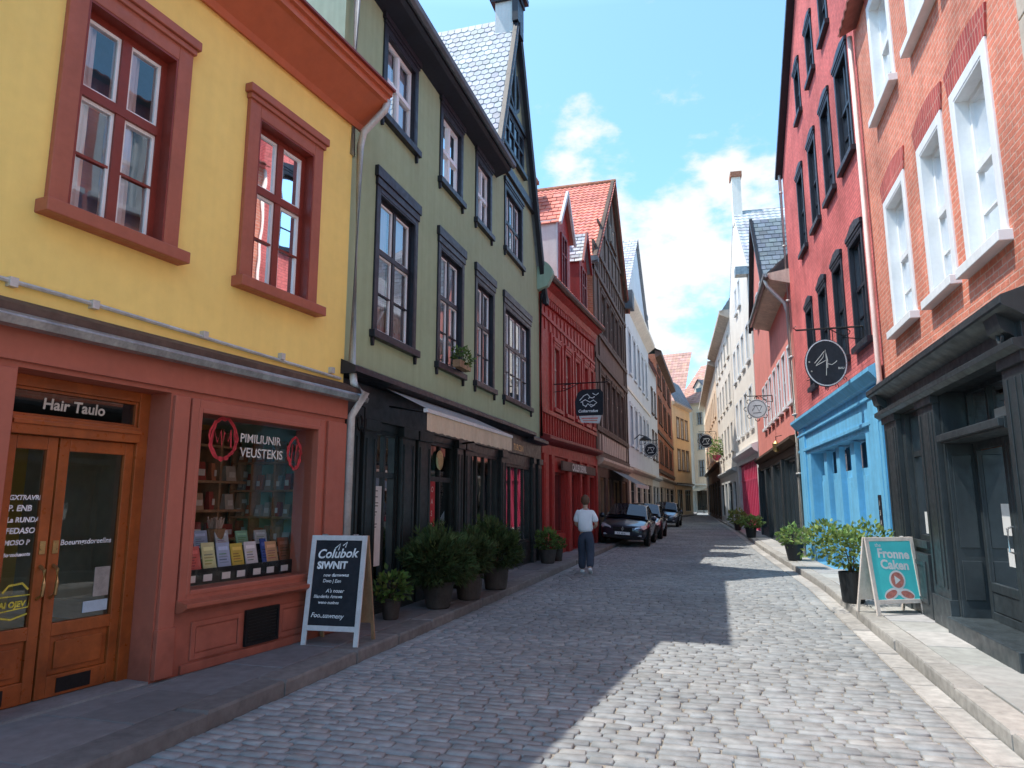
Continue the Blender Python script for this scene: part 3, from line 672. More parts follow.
for zi, (z, rowname) in enumerate(((.45, 'lowest'), (.79, 'middle'), (1.13, 'upper'))):
    for k in range(8):
        p = H.world(2.66-.86+k*.24, -1.25, .76+z); c = random.choice([(.45, .12, .07), (.5, .2, .1), (.42, .3, .2), (.35, .08, .06), (.5, .45, .38)])
        o = thing('packet', 'small reddish brown packet on the %s filled shelf inside the shop' % rowname, 'packet', p, H.rot()+R(-.1, .1), 'packets on the %s shop shelf' % rowname)
        m = MB(); m.tint = c; w, h = R(.06, .09), R(.15, .24); m.hexa([(-w, -.05, 0), (w, -.05, 0), (w, .05, 0), (-w, .05, 0), (-w*.95, -.02, h), (w*.95, -.02, h), (w*.95, .02, h), (-w*.95, .02, h)]); m.build('bag', M['book'], o)
        m = MB(); m.tint = (.7, .66, .6); m.box(-w*.6, w*.6, -.055, -.051, h*.25, h*.6); m.build('label', M['book'], o)
t = at(H, 'shop_shelf', 'shelving packed with small packets along the right side wall of the shop', 'shelves', 3.52, -.85, .76)
m = MB()
for z in (.0, .36, .68, 1.0, 1.34): m.box(-.15, .19, -.55, .50, z, z+.025)
for y in (-.55, -.2, .15, .475): m.box(-.148, .19, y, y+.025, 0, 1.62)
m.build('frame', M['wood'], t)
for zi, (z, rowname) in enumerate(((.385, 'lowest'), (.705, 'second'), (1.025, 'third'), (1.365, 'top'))):
    for k in range(7):
        pk = H.world(3.46, -.85-(-.50+k*.145), .76+z); c = random.choice([(.45, .12, .07), (.5, .2, .1), (.42, .3, .2), (.35, .08, .06), (.5, .45, .38), (.30, .30, .28)])
        o = thing('packet', 'little packet on the %s shelf along the right side wall of the shop' % rowname, 'packet', pk, H.rot()+R(-.1, .1), 'packets on the %s side shelf' % rowname)
        m = MB(); m.tint = c; w, h = R(.04, .055), R(.13, .22); m.hexa([(-.05, -w, 0), (.05, -w, 0), (.05, w, 0), (-.05, w, 0), (-.02, -w*.95, h), (.02, -w*.95, h), (.02, w*.95, h), (-.02, w*.95, h)]); m.build('bag', M['book'], o)
        m = MB(); m.tint = (.7, .66, .6); m.box(-.054, -.051, -w*.6, w*.6, h*.25, h*.6); m.build('label', M['book'], o)
t = at(H, 'hanging_lamp', 'small lit amber lamp hanging behind the left shop door', 'lamp', .17, -.75, 1.72)
m = MB(); m.lathe([(.05, 0), (.055, .16), (.03, .19)], 14); m.build('lamp_shade', glow('lit amber glass', (1, .55, .15), 1.2), t); m = MB(); m.tube([(0, 0, .19), (0, 0, .9)], .005, 5); m.build('cord', M['iron'], t)
t = at(H, 'pendant_ornament', 'dark woven ornament hanging on two strings behind the left shop door', 'ornament', .02, -.55, 1.72)
m = MB(); m.lathe([(.02, 0), (.09, .06), (.10, .14), (.03, .20)], 14); m.build('body', M['wood'], t); m = MB(); m.tube([(-.07, 0, .18), (0, 0, .42)], .004, 5); m.tube([(.07, 0, .18), (0, 0, .42)], .004, 5); m.build('string', M['letter'], t)

# ---- green house
H = House('green_house', (-4.6, 7.66), (-4.6, 18.56), 'L', 'sage green house with navy trim, a steep street gable and a dark shopfront', 'house')
k_ = dict(cw=.11, rec=.08, proud=.03, cap=.035, sill=.06, lugs=True, transom=.60, mun_lo=1, sw=.055, curtain='both', inner=M['navy'], bead=M['white'])
for i, (u0, u1, c) in enumerate(((1.04, 2.52, 2), (3.42, 4.76, 2), (5.44, 6.74, 2), (7.44, 9.9, 4))):
    H.window(u0, u1, 3.94, 6.36, M['navy'], M['navy'], cols=c, caph=.26, **k_)
for u0, u1, z0, z1 in ((1.12, 2.4, 7.34, 8.98), (3.42, 4.62, 7.36, 8.98), (5.40, 6.5, 7.38, 9.0)):
    H.window(u0, u1, z0, z1, M['navy'], M['white'], **{**k_, 'transom': .5, 'mun_lo': 0, 'bead': None}, mun_up=0)
H.window(7.5, 9.14, 7.52, 9.3, M['navy'], M['navy'], **{**k_, 'cols': 3, 'transom': .5, 'mun_lo': 0})
GA = (8.25, 14.15); lf = (6.85, 9.9); rf = (11.0, 7.45)
H.shell([(0.0, 3.25), (10.9, 3.25), (10.9, 7.6), (9.82, 10.1), (8.25, 14.0), (6.95, 10.1), (6.9, 9.35), (0, 9.35)], 0, 7.5, M['green'], sides=M['greenside'])
m = H.mb(); m.poly([(0, 0, 9.3), (0, -7.5, 9.3), (0, -3.75, 12.6)]); H.part('gable_end', m, M['greenside'])
m = H.mb(); m.prism([(0, 9.05), (.30, 9.16), (.36, 9.20), (.36, 9.30), (0, 9.40)], -.05, 6.88); H.part('eaves_board', m, M['navy'])
m = H.mb(); m.prism([(.36, 9.30), (.37, 9.24), (.42, 9.22), (.47, 9.25), (.48, 9.33), (.465, 9.33), (.42, 9.25), (.375, 9.33)], -.1, 6.9); H.part('gutter', m, M['lead'])
m = H.mb(); m.tiles((-.05, .34, 9.36), (6.95, 0, 0), (0, -4.0, 3.4), 26, 16, 'flat'); m.tiles((-.05, -7.6, 9.36), (11, 0, 0), (0, 3.9, 3.4), 20, 10, 'flat'); m.tiles((9.9, .02, 9.6), (1.05, 0, 0), (0, -3.7, 3.1), 4, 14, 'flat'); roof = H.part('roof', m, M['tiledark'])
# cross gable: two steep slopes, ridge running back from the street
m = H.mb(); m.tiles((6.72, .22, 9.65), (0, -5.0, 0), (GA[0]-6.72, 0, GA[1]+.02-9.65), 26, 26, 'scale', .02, .12, 1.1)
m.tiles((11.08, .22, 7.30), (0, -5.0, 0), (GA[0]-11.08, 0, GA[1]+.02-7.30), 20, 30, 'scale', .02, .12); H.part('gable_roof', m, M['tilegrey'])
m = H.mb()
m.bar((6.66, .14, 9.62), (GA[0]+.02, .14, GA[1]+.04), .20, .12, (0, 1, 0)); m.bar((11.14, .14, 7.2), (GA[0]-.02, .14, GA[1]+.04), .22, .12, (0, 1, 0))
m.bar((11.0, .14, 7.42), (11.32, .14, 7.26), .2, .12, (0, 1, 0)); m.box(6.86, 10.2, .002, .09, 9.50, 9.74)
m.box(8.17, 8.33, .003, .08, 11.42, 13.7)
for sg in (-1, 1):
    pts = [(8.25+sg*.08, .045, 11.5), (8.25+sg*.36, .045, 11.72), (8.25+sg*.42, .045, 12.1), (8.25+sg*.18, .045, 12.6)]
    for a, b in zip(pts, pts[1:]): m.bar(a, b, .10, .06, (0, 1, 0))
m.box(7.45, 9.3, .004, .09, 11.30, 11.44)
H.part('gable_timber', m, M['navy'], bevel=.008)
H.window(7.25, 9.25, 10.1, 11.30, M['navy'], M['navy'], cw=.1, cols=4, transom=.55, mun_lo=0, sill=.08, hole=False, lugs=False)
m = H.mb(); m.box(8.06, 8.48, -.42, .06, 13.5, 14.55); ch = H.part('chimney', m, M['offwhite'])
m = H.mb(); m.box(7.98, 8.56, -.52, .26, 14.55, 14.72); m.box(7.90, 8.64, -.60, .34, 14.72, 14.86); m.box(7.98, 8.54, .062, .22, 13.9, 14.55); m.box(8.12, 8.42, .05, .25, 13.55, 13.9); H.part('cap', m, M['navy'], ch)
H.pipe([(.12, .42, 9.22), (.12, .34, 9.06), (.12, .12, 8.9), (.12, .10, 8.7), (.12, .10, 6.2)], .055, M['zincpale'])
H.pipe([(10.83, .10, 7.4), (10.83, .07, 7.2), (10.83, .07, 3.4)], .035, M['iron'], bands=False)
# shopfront
FR = .012
open_ = [(1.28, 2.0, .2, 2.65), (3.2, 4.36, .14, 2.65), (5.28, 7.12, .55, 2.6), (7.56, 9.86, .66, 2.5)]
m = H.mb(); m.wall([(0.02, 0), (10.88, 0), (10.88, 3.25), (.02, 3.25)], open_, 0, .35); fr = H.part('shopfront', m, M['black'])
m = H.mb()
for u0, u1 in ((.3, .72), (.84, 1.22), (2.04, 2.52), (2.64, 3.16), (4.4, 4.72), (4.84, 5.24), (7.16, 7.52), (9.9, 10.1), (10.5, 10.86)):
    m.box(u0, u1, .001, FR+.05, .14, 2.68); m.box(u0-.03, u1+.03, .0015, FR+.09, 2.60, 2.75); m.box(u0-.02, u1+.02, .0012, FR+.07, .12, .40)
    m.box(u0+.06, u0+.09, .05, FR+.065, .5, 2.5); m.box(u1-.09, u1-.06, .05, FR+.065, .5, 2.5)
m.box(.05, 10.86, .001, .05, 2.76, 3.22)
H.part('pilasters', m, M['black'], fr, bevel=.006)
m = H.mb(); m.prism([(.0, 3.23), (.24, 3.24), (.32, 3.26), (.32, 3.33), (.12, 3.42), (0, 3.46)], .06, 9.3); m.prism([(.0, 3.12), (.2, 3.14), (.25, 3.17), (.25, 3.24), (.1, 3.32), (0, 3.34)], 9.32, 10.9); H.part('cornice', m, M['navy'], fr)
for n_, (u0, u1, z0, z1) in enumerate(open_):
    m = H.mb(); c = (2, 2, 4, 4)[n_]; m.ring(u0, u1, z0, z1, .06, -.11, -.02)
    for k in range(1, c): x = u0+(u1-u0)*k/c; m.box(x-.025, x+.025, -.105, -.025, z0+.06, z1-.06)
    if n_ < 2: m.box(u0+.06, u1-.06, -.103, -.027, 1.98, 2.06)
    if n_ == 1: m.box(u0+.06, u1-.06, -.1, -.03, .2, .62)
    f = H.part('shop_window' if n_ != 1 else 'entrance_door', m, M['black'])
    m = H.mb(); m.poly([(u0, -.06, z0), (u1, -.06, z0), (u1, -.06, z1), (u0, -.06, z1)]); H.part('pane', m, M['glassdark'] if n_ < 2 else M['glass'], f)
m = H.mb(); m.box(1.36, 1.68, -.052, -.048, .75, 1.86); o = H.part('notice', m, M['paper'], fr)
m = H.mb()
for k in range(14): m.box(1.38, 1.38+R(.03, .14), -.047, -.046, 1.24+k*.042, 1.252+k*.042)
H.part('print', m, M['slate'], o)
m = H.mb(); m.box(3.30, 3.62, -.052, -.048, .8, 2.0); o = H.part('notice', m, M['redposter'], fr, label='tall red poster in the entrance')
m = H.mb()
for k, s_ in enumerate('OASRE'): text_mesh(m, s_, .13, H.tx(3.44, 1.80-k*.2, -.046), .1)
H.part('lettering', m, M['letter'], o)
m = H.mb(); m.box(5.35, 5.62, -.052, -.048, .85, 1.15); H.part('notice', m, M['paper'], fr)
m = H.mb(); m.lathe([(.15, 0), (.17, .02), (.13, .03)], 24, (3.75, -.04, 2.35), 'y'); H.part('round_plaque', m, M['brass'], fr)
m = H.mb(); text_mesh(m, 'TURCSIN', .21, H.tx(8.15, 2.84, .053), 0, bold=.002); H.part('lettering', m, M['brass'], fr)
m = H.mb()
for p in (loop(.52, 2.66, .06, .10, 16, 0), loop(.62, 2.62, .05, .09, 16, 0)): m.tube([(u, .16, z) for u, z in p], .012, 5)
m.tube([(.57, .1, 2.9), (.57, .2, 2.86), (.57, .2, 2.5)], .012, 5); H.part('wall_ornament', m, M['iron'], fr)
# awning
m = H.mb(); m.tint = (1, 1, 1); m.poly([(1.30, .13, 3.235), (5.0, .13, 3.235), (4.78, .98, 2.85), (.80, .98, 2.85)]); aw = H.part('awning', m, M['canvas'])
m = H.mb(); n = 60; u = [.80+(4.78-.80)*k/n for k in range(n+1)]
for k in range(n): m.poly([(u[k], .985, 2.80), (u[k+1], .985, 2.80), (u[k+1], .985+.01*math.sin(k+1), 2.56+.007*math.cos((k+1)*1.6)), (u[k], .985+.01*math.sin(k), 2.56+.007*math.cos(k*1.6))])
H.part('valance', m, M['awning'], aw)
m = H.mb(); m.box(.78, 4.80, .94, 1.0, 2.80, 2.85); H.part('front_rail', m, M['offwhite'], aw)
m = H.mb(); m.tube([(1.5, .1, 3.0), (1.1, .95, 2.82)], .014); H.part('awning_arm', m, M['iron'], aw); m = H.mb(); m.tube([(4.55, .1, 2.7), (4.62, .95, 2.8)], .018); H.part('awning_arm', m, M['iron'], aw)

# ---- red house
H = House('red_house', (-4.6, 18.6), (-4.42, 26.75), 'L', 'crimson timber house with two roof dormers and a low shopfront', 'house')
HL = H.L; dz = .42
for u0, u1 in ((1.5, 2.35), (3.05, 3.9), (4.55, 5.4), (6.05, 6.85), (7.2, 7.9)):
    H.window(u0, u1, 4.28, 6.35+.05*u0, M['red'], M['tan'] if u0 < 5 else M['reddark'], cw=.10, rec=.10, proud=.04, cap=.04, sill=.06, transom=.66, mun_lo=0, cols=2, sw=.05, caph=.16)
H.shell([(0, 3.0), (HL, 3.0), (HL, 7.75+dz), (0, 7.75)], 0, 7, M['red'])
m = H.mb(); m.prism([(0, 7.45), (.08, 7.5), (.14, 7.68), (.32, 7.78), (.32, 7.9), (0, 7.95)], 0, HL+.08, dz); H.part('cornice', m, M['red'])
m = H.mb(); m.prism([(.32, 7.84), (.40, 7.80), (.46, 7.86), (.46, 7.94), (.32, 7.96)], -.02, HL+.1, dz); H.part('gutter', m, M['brown'])
m = H.mb(); n_ = 34
for k in range(n_): u = HL*(k+.5)/n_; m.box(u-.06, u+.06, .001, .10, 7.26+dz*u/HL, 7.44+dz*u/HL)
for k in range(17): u = .1+(HL-.2)*k/16; m.box(u-.04, u+.04, .0015, .03, 6.55+.04*u, 7.2+dz*u/HL)
m.box(0, HL, .002, .05, 6.9, 7.0)
for k in range(26): u = .12+(HL-.24)*k/25; m.box(u-.03, u+.03, .0015, .035, 3.55, 4.12)
m.box(.02, HL-.02, .002, .07, 4.1, 4.22)
for u in (.08, 1.28, 2.68, 4.2, 5.72, 7.0, HL-.1): m.box(u-.09, u+.09, .0018, .05, 4.22, 6.6)
H.part('timber_frame', m, M['red'])
m = H.mb(); m.tiles((-.05, .40, 7.92), (HL+.1, 0, dz), (0, -4.4, 3.9), 30, 20, 'pan', .04, .14); H.part('roof', m, M['tilered'])
m = H.mb(); pr = [(.0, 7.5)]+[(.46*math.sin(a*math.pi/12), 8.02+.45*math.cos(a*math.pi/12)-.1) for a in range(0, 7)]+[(.3, 7.6)]; m.prism(pr, -.22, -.02); H.part('eaves_end', m, M['greenside'])
# shopfront of the red house
op = [(1.3, 2.9, .7, 2.5), (3.6, 4.7, .14, 2.5), (5.2, 6.0, .7, 2.5), (6.5, 7.7, .7, 2.5)]
m = H.mb(); m.wall([(0, 0), (HL, 0), (HL, 3.0), (0, 3.0)], op, 0, .3); fr = H.part('shopfront', m, M['red'])
m = H.mb(); m.prism([(0, 3.22), (.22, 3.28), (.30, 3.34), (.30, 3.42), (0, 3.52)], -.02, HL, .12); H.part('cornice', m, M['reddark'], fr)
m = H.mb(); m.box(0, HL, .002, .06, 2.95, 3.22)
for u0, u1 in ((.1, .6), (.95, 1.25), (3.0, 3.5), (4.75, 5.1), (6.05, 6.4), (7.75, 8.0)): m.box(u0, u1, .001, .09, .12, 2.95); m.box(u0+.08, u1-.08, .09, .105, .5, 2.7)
H.part('pilasters', m, M['red'], fr)
for n_, (u0, u1, z0, z1) in enumerate(op):
    m = H.mb(); m.ring(u0, u1, z0, z1, .07, -.2, -.12)
    if n_ != 1: m.box((u0+u1)/2-.03, (u0+u1)/2+.03, -.195, -.125, z0, z1)
    else: m.box(u0+.07, u1-.07, -.19, -.13, z0, 1.0)
    f = H.part('entrance_door' if n_ == 1 else 'shop_window', m, M['reddark']); m = H.mb(); m.poly([(u0, -.16, z0), (u1, -.16, z0), (u1, -.16, z1), (u0, -.16, z1)]); H.part('pane', m, M['glass'], f)
m = H.mb(); m.box(2.0, 7.2, .1, .16, 2.56, 2.84); sb = H.part('sign_board', m, M['brown'], fr)
m = H.mb(); text_mesh(m, 'CAULER DEVINL', .30, H.tx(3.3, 2.60, .162), 0, bold=.012); H.part('lettering', m, M['letter'], sb)
# dormers
for (u0, u1, z0, zt, zg, chz, wide) in ((2.35, 4.3, 7.95, 10.6, 11.9, 12.3, True), (5.9, 7.3, 8.2, 10.5, 11.7, 12.0, False)):
    d0 = -.05; um = (u0+u1)/2; m = H.mb()
    m.plate([(u0, z0), (u1, z0), (u1, zt), (um, zg), (u0, zt)], d0-.12, d0); dm = H.part('dormer', m, M['red'])
    m = H.mb(); m.poly([(u0-.002, d0-.01, z0), (u0-.002, d0-2.7, zt), (u0-.002, d0-.01, zt)]); H.part('cheek', m, M['lead'] if not wide else M['offwhite'], dm); m = H.mb(); m.poly([(u1+.002, d0-.01, z0), (u1+.002, d0-2.7, zt), (u1+.002, d0-.01, zt)]); H.part('cheek', m, M['lead'] if not wide else M['offwhite'], dm)
    m = H.mb(); m.tiles((u0-.12, d0+.16, zt-.14), (0, -3.2, 0), (um-u0+.12, 0, zg-zt+.17), 10, 8, 'flat'); m.tiles((u1+.12, d0+.16, zt-.14), (0, -3.2, 0), (um-u1-.12, 0, zg-zt+.17), 10, 8, 'flat'); H.part('dormer_roof', m, M['tilered'] if wide else M['tilegrey'], dm)
    m = H.mb(); m.bar((u0-.14, d0+.17, zt-.18), (um, d0+.17, zg+.04), .12, .08, (0, 1, 0)); m.bar((u1+.14, d0+.17, zt-.18), (um, d0+.17, zg+.04), .12, .08, (0, 1, 0)); m.box(u0-.06, u0+.10, d0-.5, d0+.02, z0-.3, zt); H.part('barge_board', m, M['offwhite'] if wide else M['reddark'], dm)
    m = H.mb(); m.ring(um-.42, um+.42, z0+.55, zt-.2, .1, d0+.001, d0+.05); m.box(um-.03, um+.03, d0+.001, d0+.04, z0+.6, zt-.25); m.box(um-.35, um+.35, d0+.001, d0+.035, zt-.9, zt-.84); H.part('window_frame', m, M['reddark'], dm)
    m = H.mb(); m.poly([(um-.33, d0+.008, z0+.6), (um+.33, d0+.008, z0+.6), (um+.33, d0+.008, zt-.3), (um-.33, d0+.008, zt-.3)]); H.part('pane', m, M['carglass'], dm)
    m = H.mb(); q = u0+.5 if wide else u0+.35; m.box(q-.32, q+.32, d0-1.5, d0-.85, zt-.6, chz); m.box(q-.38, q+.38, d0-1.56, d0-.79, chz, chz+.12); m.box(q-.22, q+.22, d0-1.3, d0-1.0, chz+.12, chz+.3); H.part('chimney', m, M['brickfar'])

# ---- brown half timbered house with the great red tile roof
H = House('half_timbered_house', (-4.42, 26.8), (-4.42, 37.0), 'L', 'tall dark brown half timbered house under a great red tiled gable roof', 'house')
HL = H.L
for k in range(5): H.window(1.4+k*1.55, 2.65+k*1.55, 4.5, 6.95, M['brown'], M['tan'], cw=.09, sill=.06, cols=2, transom=.7, mun_lo=0, curtain='both', simple=True, caph=.12, cap=.03)
for k in range(5): H.window(2.0+k*1.4, 3.15+k*1.4, 8.5, 10.6, M['brown'], M['tan'], cw=.09, sill=.06, cols=2, transom=.6, mun_lo=0, curtain='both', simple=True, caph=.12, cap=.03)
ap = (5.8, 17.1)
H.shell([(0, 3.1), (HL, 3.1), (HL, 12.0), (ap[0], ap[1]-.1), (0, 11.4)], 0, 9, M['brownfill'], sides=M['brickfar'])
m = H.mb()
for z in (3.35, 4.38, 7.25, 8.32, 10.85, 11.9): m.box(0, HL, .002, .09, z, z+.2)
for k in range(14): u = .12+(HL-.24)*k/13; m.box(u-.06, u+.06, .001, .05, 10.9, 11.9)
for u in (.1, 1.2, 9.3, HL-.1): m.box(u-.1, u+.1, .0015, .06, 3.4, 11.9)
for u in (3.4, 4.6, 5.8, 7.0, 8.2): m.box(u-.07, u+.07, .0012, .06, 12.1, ap[1]-.6-abs(u-ap[0])*1.2)
m.box(1.4, 9.4, .003, .07, 13.4, 13.55); m.bar((-.25, .16, 11.2), (ap[0], .16, ap[1]+.08), .25, .15, (0, 1, 0)); m.bar((HL+.25, .16, 11.8), (ap[0], .16, ap[1]+.08), .25, .15, (0, 1, 0))
H.part('timber_frame', m, M['brown'])
m = H.mb()
for k in range(15): u = .9+k*.6; m.box(u, u+.42, .001, .04, 3.62, 4.3)
H.part('parapet_panel', m, M['tan'])
H.window(4.9, 6.7, 13.7, 14.9, M['brown'], M['tan'], cols=3, hole=False, transom=None, mun_lo=0)
m = H.mb(); m.tiles((-.22, .3, 11.15), (0, -10, 0), (ap[0]+.22, 0, ap[1]+.08-11.15), 40, 26, 'pan', .04, .13, 1.05); m.tiles((HL+.25, .3, 11.7), (0, -10, 0), (ap[0]-HL-.25, 0, ap[1]+.08-11.7), 30, 20, 'pan', .04, .13); H.part('roof', m, M['tilered'])
m = H.mb(); m.tube([(ap[0], .3, ap[1]+.12), (ap[0], -9.7, ap[1]+.12)], .13, 8); H.part('ridge_tiles', m, M['brickfar'])
m = H.mb(); m.prism([(-.05, 11.0), (.28, 11.05), (.30, 11.2), (-.05, 11.25)], -.5, -.15); m.box(-.4, -.2, -9.5, .3, 11.0, 11.14); H.part('eaves_gutter', m, M['lead'])
op = [(.8, 2.4, .5, 2.6), (2.9, 4.0, .14, 2.6), (4.6, 7.2, .5, 2.6), (7.6, 9.6, .5, 2.6)]
m = H.mb(); m.wall([(0, 0), (HL, 0), (HL, 3.1), (0, 3.1)], op, 0, .3); fr = H.part('shopfront', m, M['brown'])
m = H.mb(); m.prism([(0, 3.0), (.2, 3.08), (.3, 3.2), (.3, 3.3), (0, 3.36)], 0, HL); H.part('cornice', m, M['stone'], fr)
for n_, (u0, u1, z0, z1) in enumerate(op):
    m = H.mb(); m.ring(u0, u1, z0, z1, .08, -.2, -.1); m.box((u0+u1)/2-.04, (u0+u1)/2+.04, -.19, -.11, z0, z1); f = H.part('shop_window', m, M['wood']); m = H.mb(); m.poly([(u0, -.15, z0), (u1, -.15, z0), (u1, -.15, z1), (u0, -.15, z1)]); H.part('pane', m, M['glass'], f)
m = H.mb(); m.poly([(3.4, .05, 3.0), (8.6, .05, 3.0), (8.8, 1.15, 2.35), (3.2, 1.15, 2.35)]); aw = H.part('awning', m, M['lead']); m = H.mb(); m.box(3.18, 8.82, 1.13, 1.17, 2.22, 2.37); H.part('valance', m, M['offwhite'], aw)

# ---- white gabled house
def plain(H, HL, zshop, rows, case, sash, shopcol, curt='both', every=1):
    for (z0, z1, us, w) in rows:
        for u in us: H.window(u-w/2, u+w/2, z0, z1, case, sash, cw=.09, rec=.10, sill=.07, transom=.6, mun_lo=1, simple=True, curtain=curt, cap=.02, caph=.1)
def shop(H, HL, zt, col, openings, frame, cor=None, gl='glassdark', name='shop_window'):
    m = H.mb(); m.wall([(0, 0), (HL, 0), (HL, zt), (0, zt)], openings, .02, .3); fr = H.part('shopfront', m, col)
    m = H.mb(); m.prism([(.02, zt-.15), (.15, zt-.1), (.28, zt), (.28, zt+.1), (0, zt+.18)], 0, HL); H.part('cornice', m, cor or col, fr)
    for (u0, u1, z0, z1) in openings:
        m = H.mb(); m.ring(u0, u1, z0, z1, .07, -.2, -.1); k = max(2, int((u1-u0)/.8))
        for j in range(1, k): x = u0+(u1-u0)*j/k; m.box(x-.03, x+.03, -.19, -.11, z0, z1)
        m.box(u0, u1, -.188, -.112, z1-.55, z1-.49); f = H.part(name, m, frame); m = H.mb(); m.poly([(u0, -.15, z0), (u1, -.15, z0), (u1, -.15, z1), (u0, -.15, z1)]); H.part('pane', m, M[gl], f)
    return fr
H = House('white_house', (-4.42, 37.05), (-4.42, 51.0), 'L', 'pale white plastered house with a grey slate gable beyond the brown house', 'house'); HL = H.L
plain(H, HL, 3.4, [(4.6, 7.0, [2+k*2.4 for k in range(5)], 1.3), (8.6, 11.2, [2+k*2.4 for k in range(5)], 1.3)], M['whitewall'], M['lead'], None)
H.shell([(0, 3.2), (HL, 3.2), (HL, 13.0), (7, 18.4), (0, 12.6)], 0, 9, M['whitewall'])
m = H.mb(); m.prism([(0, 12.3), (.4, 12.6), (.5, 12.7), (.5, 12.9), (0, 12.9)], 0, HL); m.box(0, HL, .002, .06, 7.6, 7.75); H.part('cornice', m, M['cream'])
m = H.mb(); m.tiles((-.15, .2, 12.5), (0, -9.5, 0), (7.15, 0, 6.0), 26, 22, 'flat', .03, .15, 1.1); m.tiles((HL+.15, .2, 12.9), (0, -9.5, 0), (7-HL-.15, 0, 5.6), 20, 18, 'flat'); H.part('roof', m, M['tilegrey'])
m = H.mb(); m.box(-.3, .5, -.6, .5, 11.9, 12.9); H.part('gutter_box', m, M['lead'])
shop(H, HL, 3.3, M['stone'], [(.8, 3.2, .5, 2.7), (4, 6.5, .14, 2.7), (7.4, 9.6, .5, 2.7), (10.4, 13, .5, 2.7)], M['black'])
H = House('narrow_house', (-4.42, 51.05), (-4.42, 57.4), 'L', 'narrow white house with a steep dark red roof beside the rust brick house', 'house'); HL = H.L
plain(H, HL, 3.4, [(4.6, 6.8, [1.8, 4.4], 1.3), (8.0, 10, [1.8, 4.4], 1.3)], M['brown'], M['offwhite'], None)
H.shell([(0, 3.2), (HL, 3.2), (HL, 11.6), (0, 11.6)], 0, 8, M['whitewall'])
m = H.mb(); m.tiles((-.1, .3, 11.5), (HL+.2, 0, 0), (0, -3.8, 5.4), 22, 20, 'pan', .03, .2, .6); H.part('roof', m, M['tilered'])
shop(H, HL, 3.3, M['offwhite'], [(.6, 2.8, .5, 2.7), (3.4, 5.8, .14, 2.7)], M['black'])
H = House('rust_brick_house', (-4.42, 57.45), (-4.42, 78.0), 'L', 'rust brown brick house with a chimney and three floors of tall windows', 'house'); HL = H.L
cs = [2.2, 4.4, 8.0, 10.2, 14.2, 16.4]
plain(H, HL, 3.4, [(4.7, 6.6, cs, 1.4), (8.0, 10.3, cs, 1.4), (11.2, 13.0, cs, 1.4)], M['brown'], M['tan'], None)
H.shell([(0, 3.4), (HL, 3.4), (HL, 13.6), (0, 13.6)], 0, 9, M['brickfar'])
m = H.mb(); m.prism([(0, 13.3), (.5, 13.5), (.5, 13.75), (0, 13.9)], 0, HL); m.box(0, HL, .002, .1, 7.1, 7.35); m.box(0, HL, .002, .12, 3.9, 4.2); H.part('cornice', m, M['brown'])
m = H.mb(); m.tiles((-.1, .5, 13.8), (HL+.2, 0, 0), (0, -5, 2.6), 40, 12, 'flat'); H.part('roof', m, M['tiledark'])
m = H.mb(); m.box(.6, 2.6, -2.2, -.9, 13.5, 17.2); m.box(.4, 2.8, -2.4, -.7, 17.2, 17.5); H.part('chimney', m, M['lead'])
shop(H, HL, 3.5, M['stone'], [(.8, 4, .5, 2.8), (5, 7, .14, 2.8), (8, 12, .5, 2.8), (13, 19, .5, 2.8)], M['black'])
H = House('ochre_house', (-4.4, 79.0), (-2.85, 87.0), 'L', 'ochre plastered house with a slate mansard where the street narrows', 'house'); HL = H.L
plain(H, HL, 3.4, [(5.0, 7.4, [2.2, 4.2, 6.2], 1.3), (8.6, 11.0, [2.2, 4.2, 6.2], 1.3)], M['brown'], M['offwhite'], None)
H.shell([(0, 3.4), (HL, 3.4), (HL, 12.6), (0, 12.6)], 0, 9, M['ochre'])
m = H.mb(); m.tiles((-.2, .4, 12.5), (HL+.4, 0, 0), (0, -1.6, 3.2), 24, 12, 'flat'); H.part('roof', m, M['tiledark'])
m = H.mb(); m.prism([(0, 12.2), (.4, 12.4), (.4, 12.6), (0, 12.7)], 0, HL); H.part('cornice', m, M['stone'])
shop(H, HL, 3.5, M['ochre'], [(.8, 3.4, .14, 2.9), (4.4, 7.2, .5, 2.9)], M['black'], M['black'])
# ============================================================== RIGHT SIDE
# ---- next brick house, mostly outside the frame
H = House('brick_house', (2.75, .6), (2.75, 6.56), 'R', 'brick house at the right edge with a pale sandstone quoin strip', 'house'); HL = H.L
for u in (1.2, 3.6):
    H.window(u-.6, u+.6, 4.1, 6.2, M['white'], M['white'], cw=.15, rec=.22, sill=.08, glassm=M['glassR'], curtain='full')
H.shell([(0, 0), (HL, 0), (HL, 11.5), (0, 11.5)], 0, 7, M['orangebrick'], reveal=.3)
m = H.mb(); z = .1; k = 0
while z < 11.3: h = .38; w = .34 if k % 2 else .24; m.box(HL-w, HL-.005, .001, .03, z, z+h-.012); z += h; k += 1
H.part('quoin', m, M['stone'], bevel=.01)
m = H.mb(); m.tiles((0, .3, 11.5), (HL, 0, 0), (0, -3.6, 3), 20, 14, 'pan'); H.part('roof', m, M['tilered'])

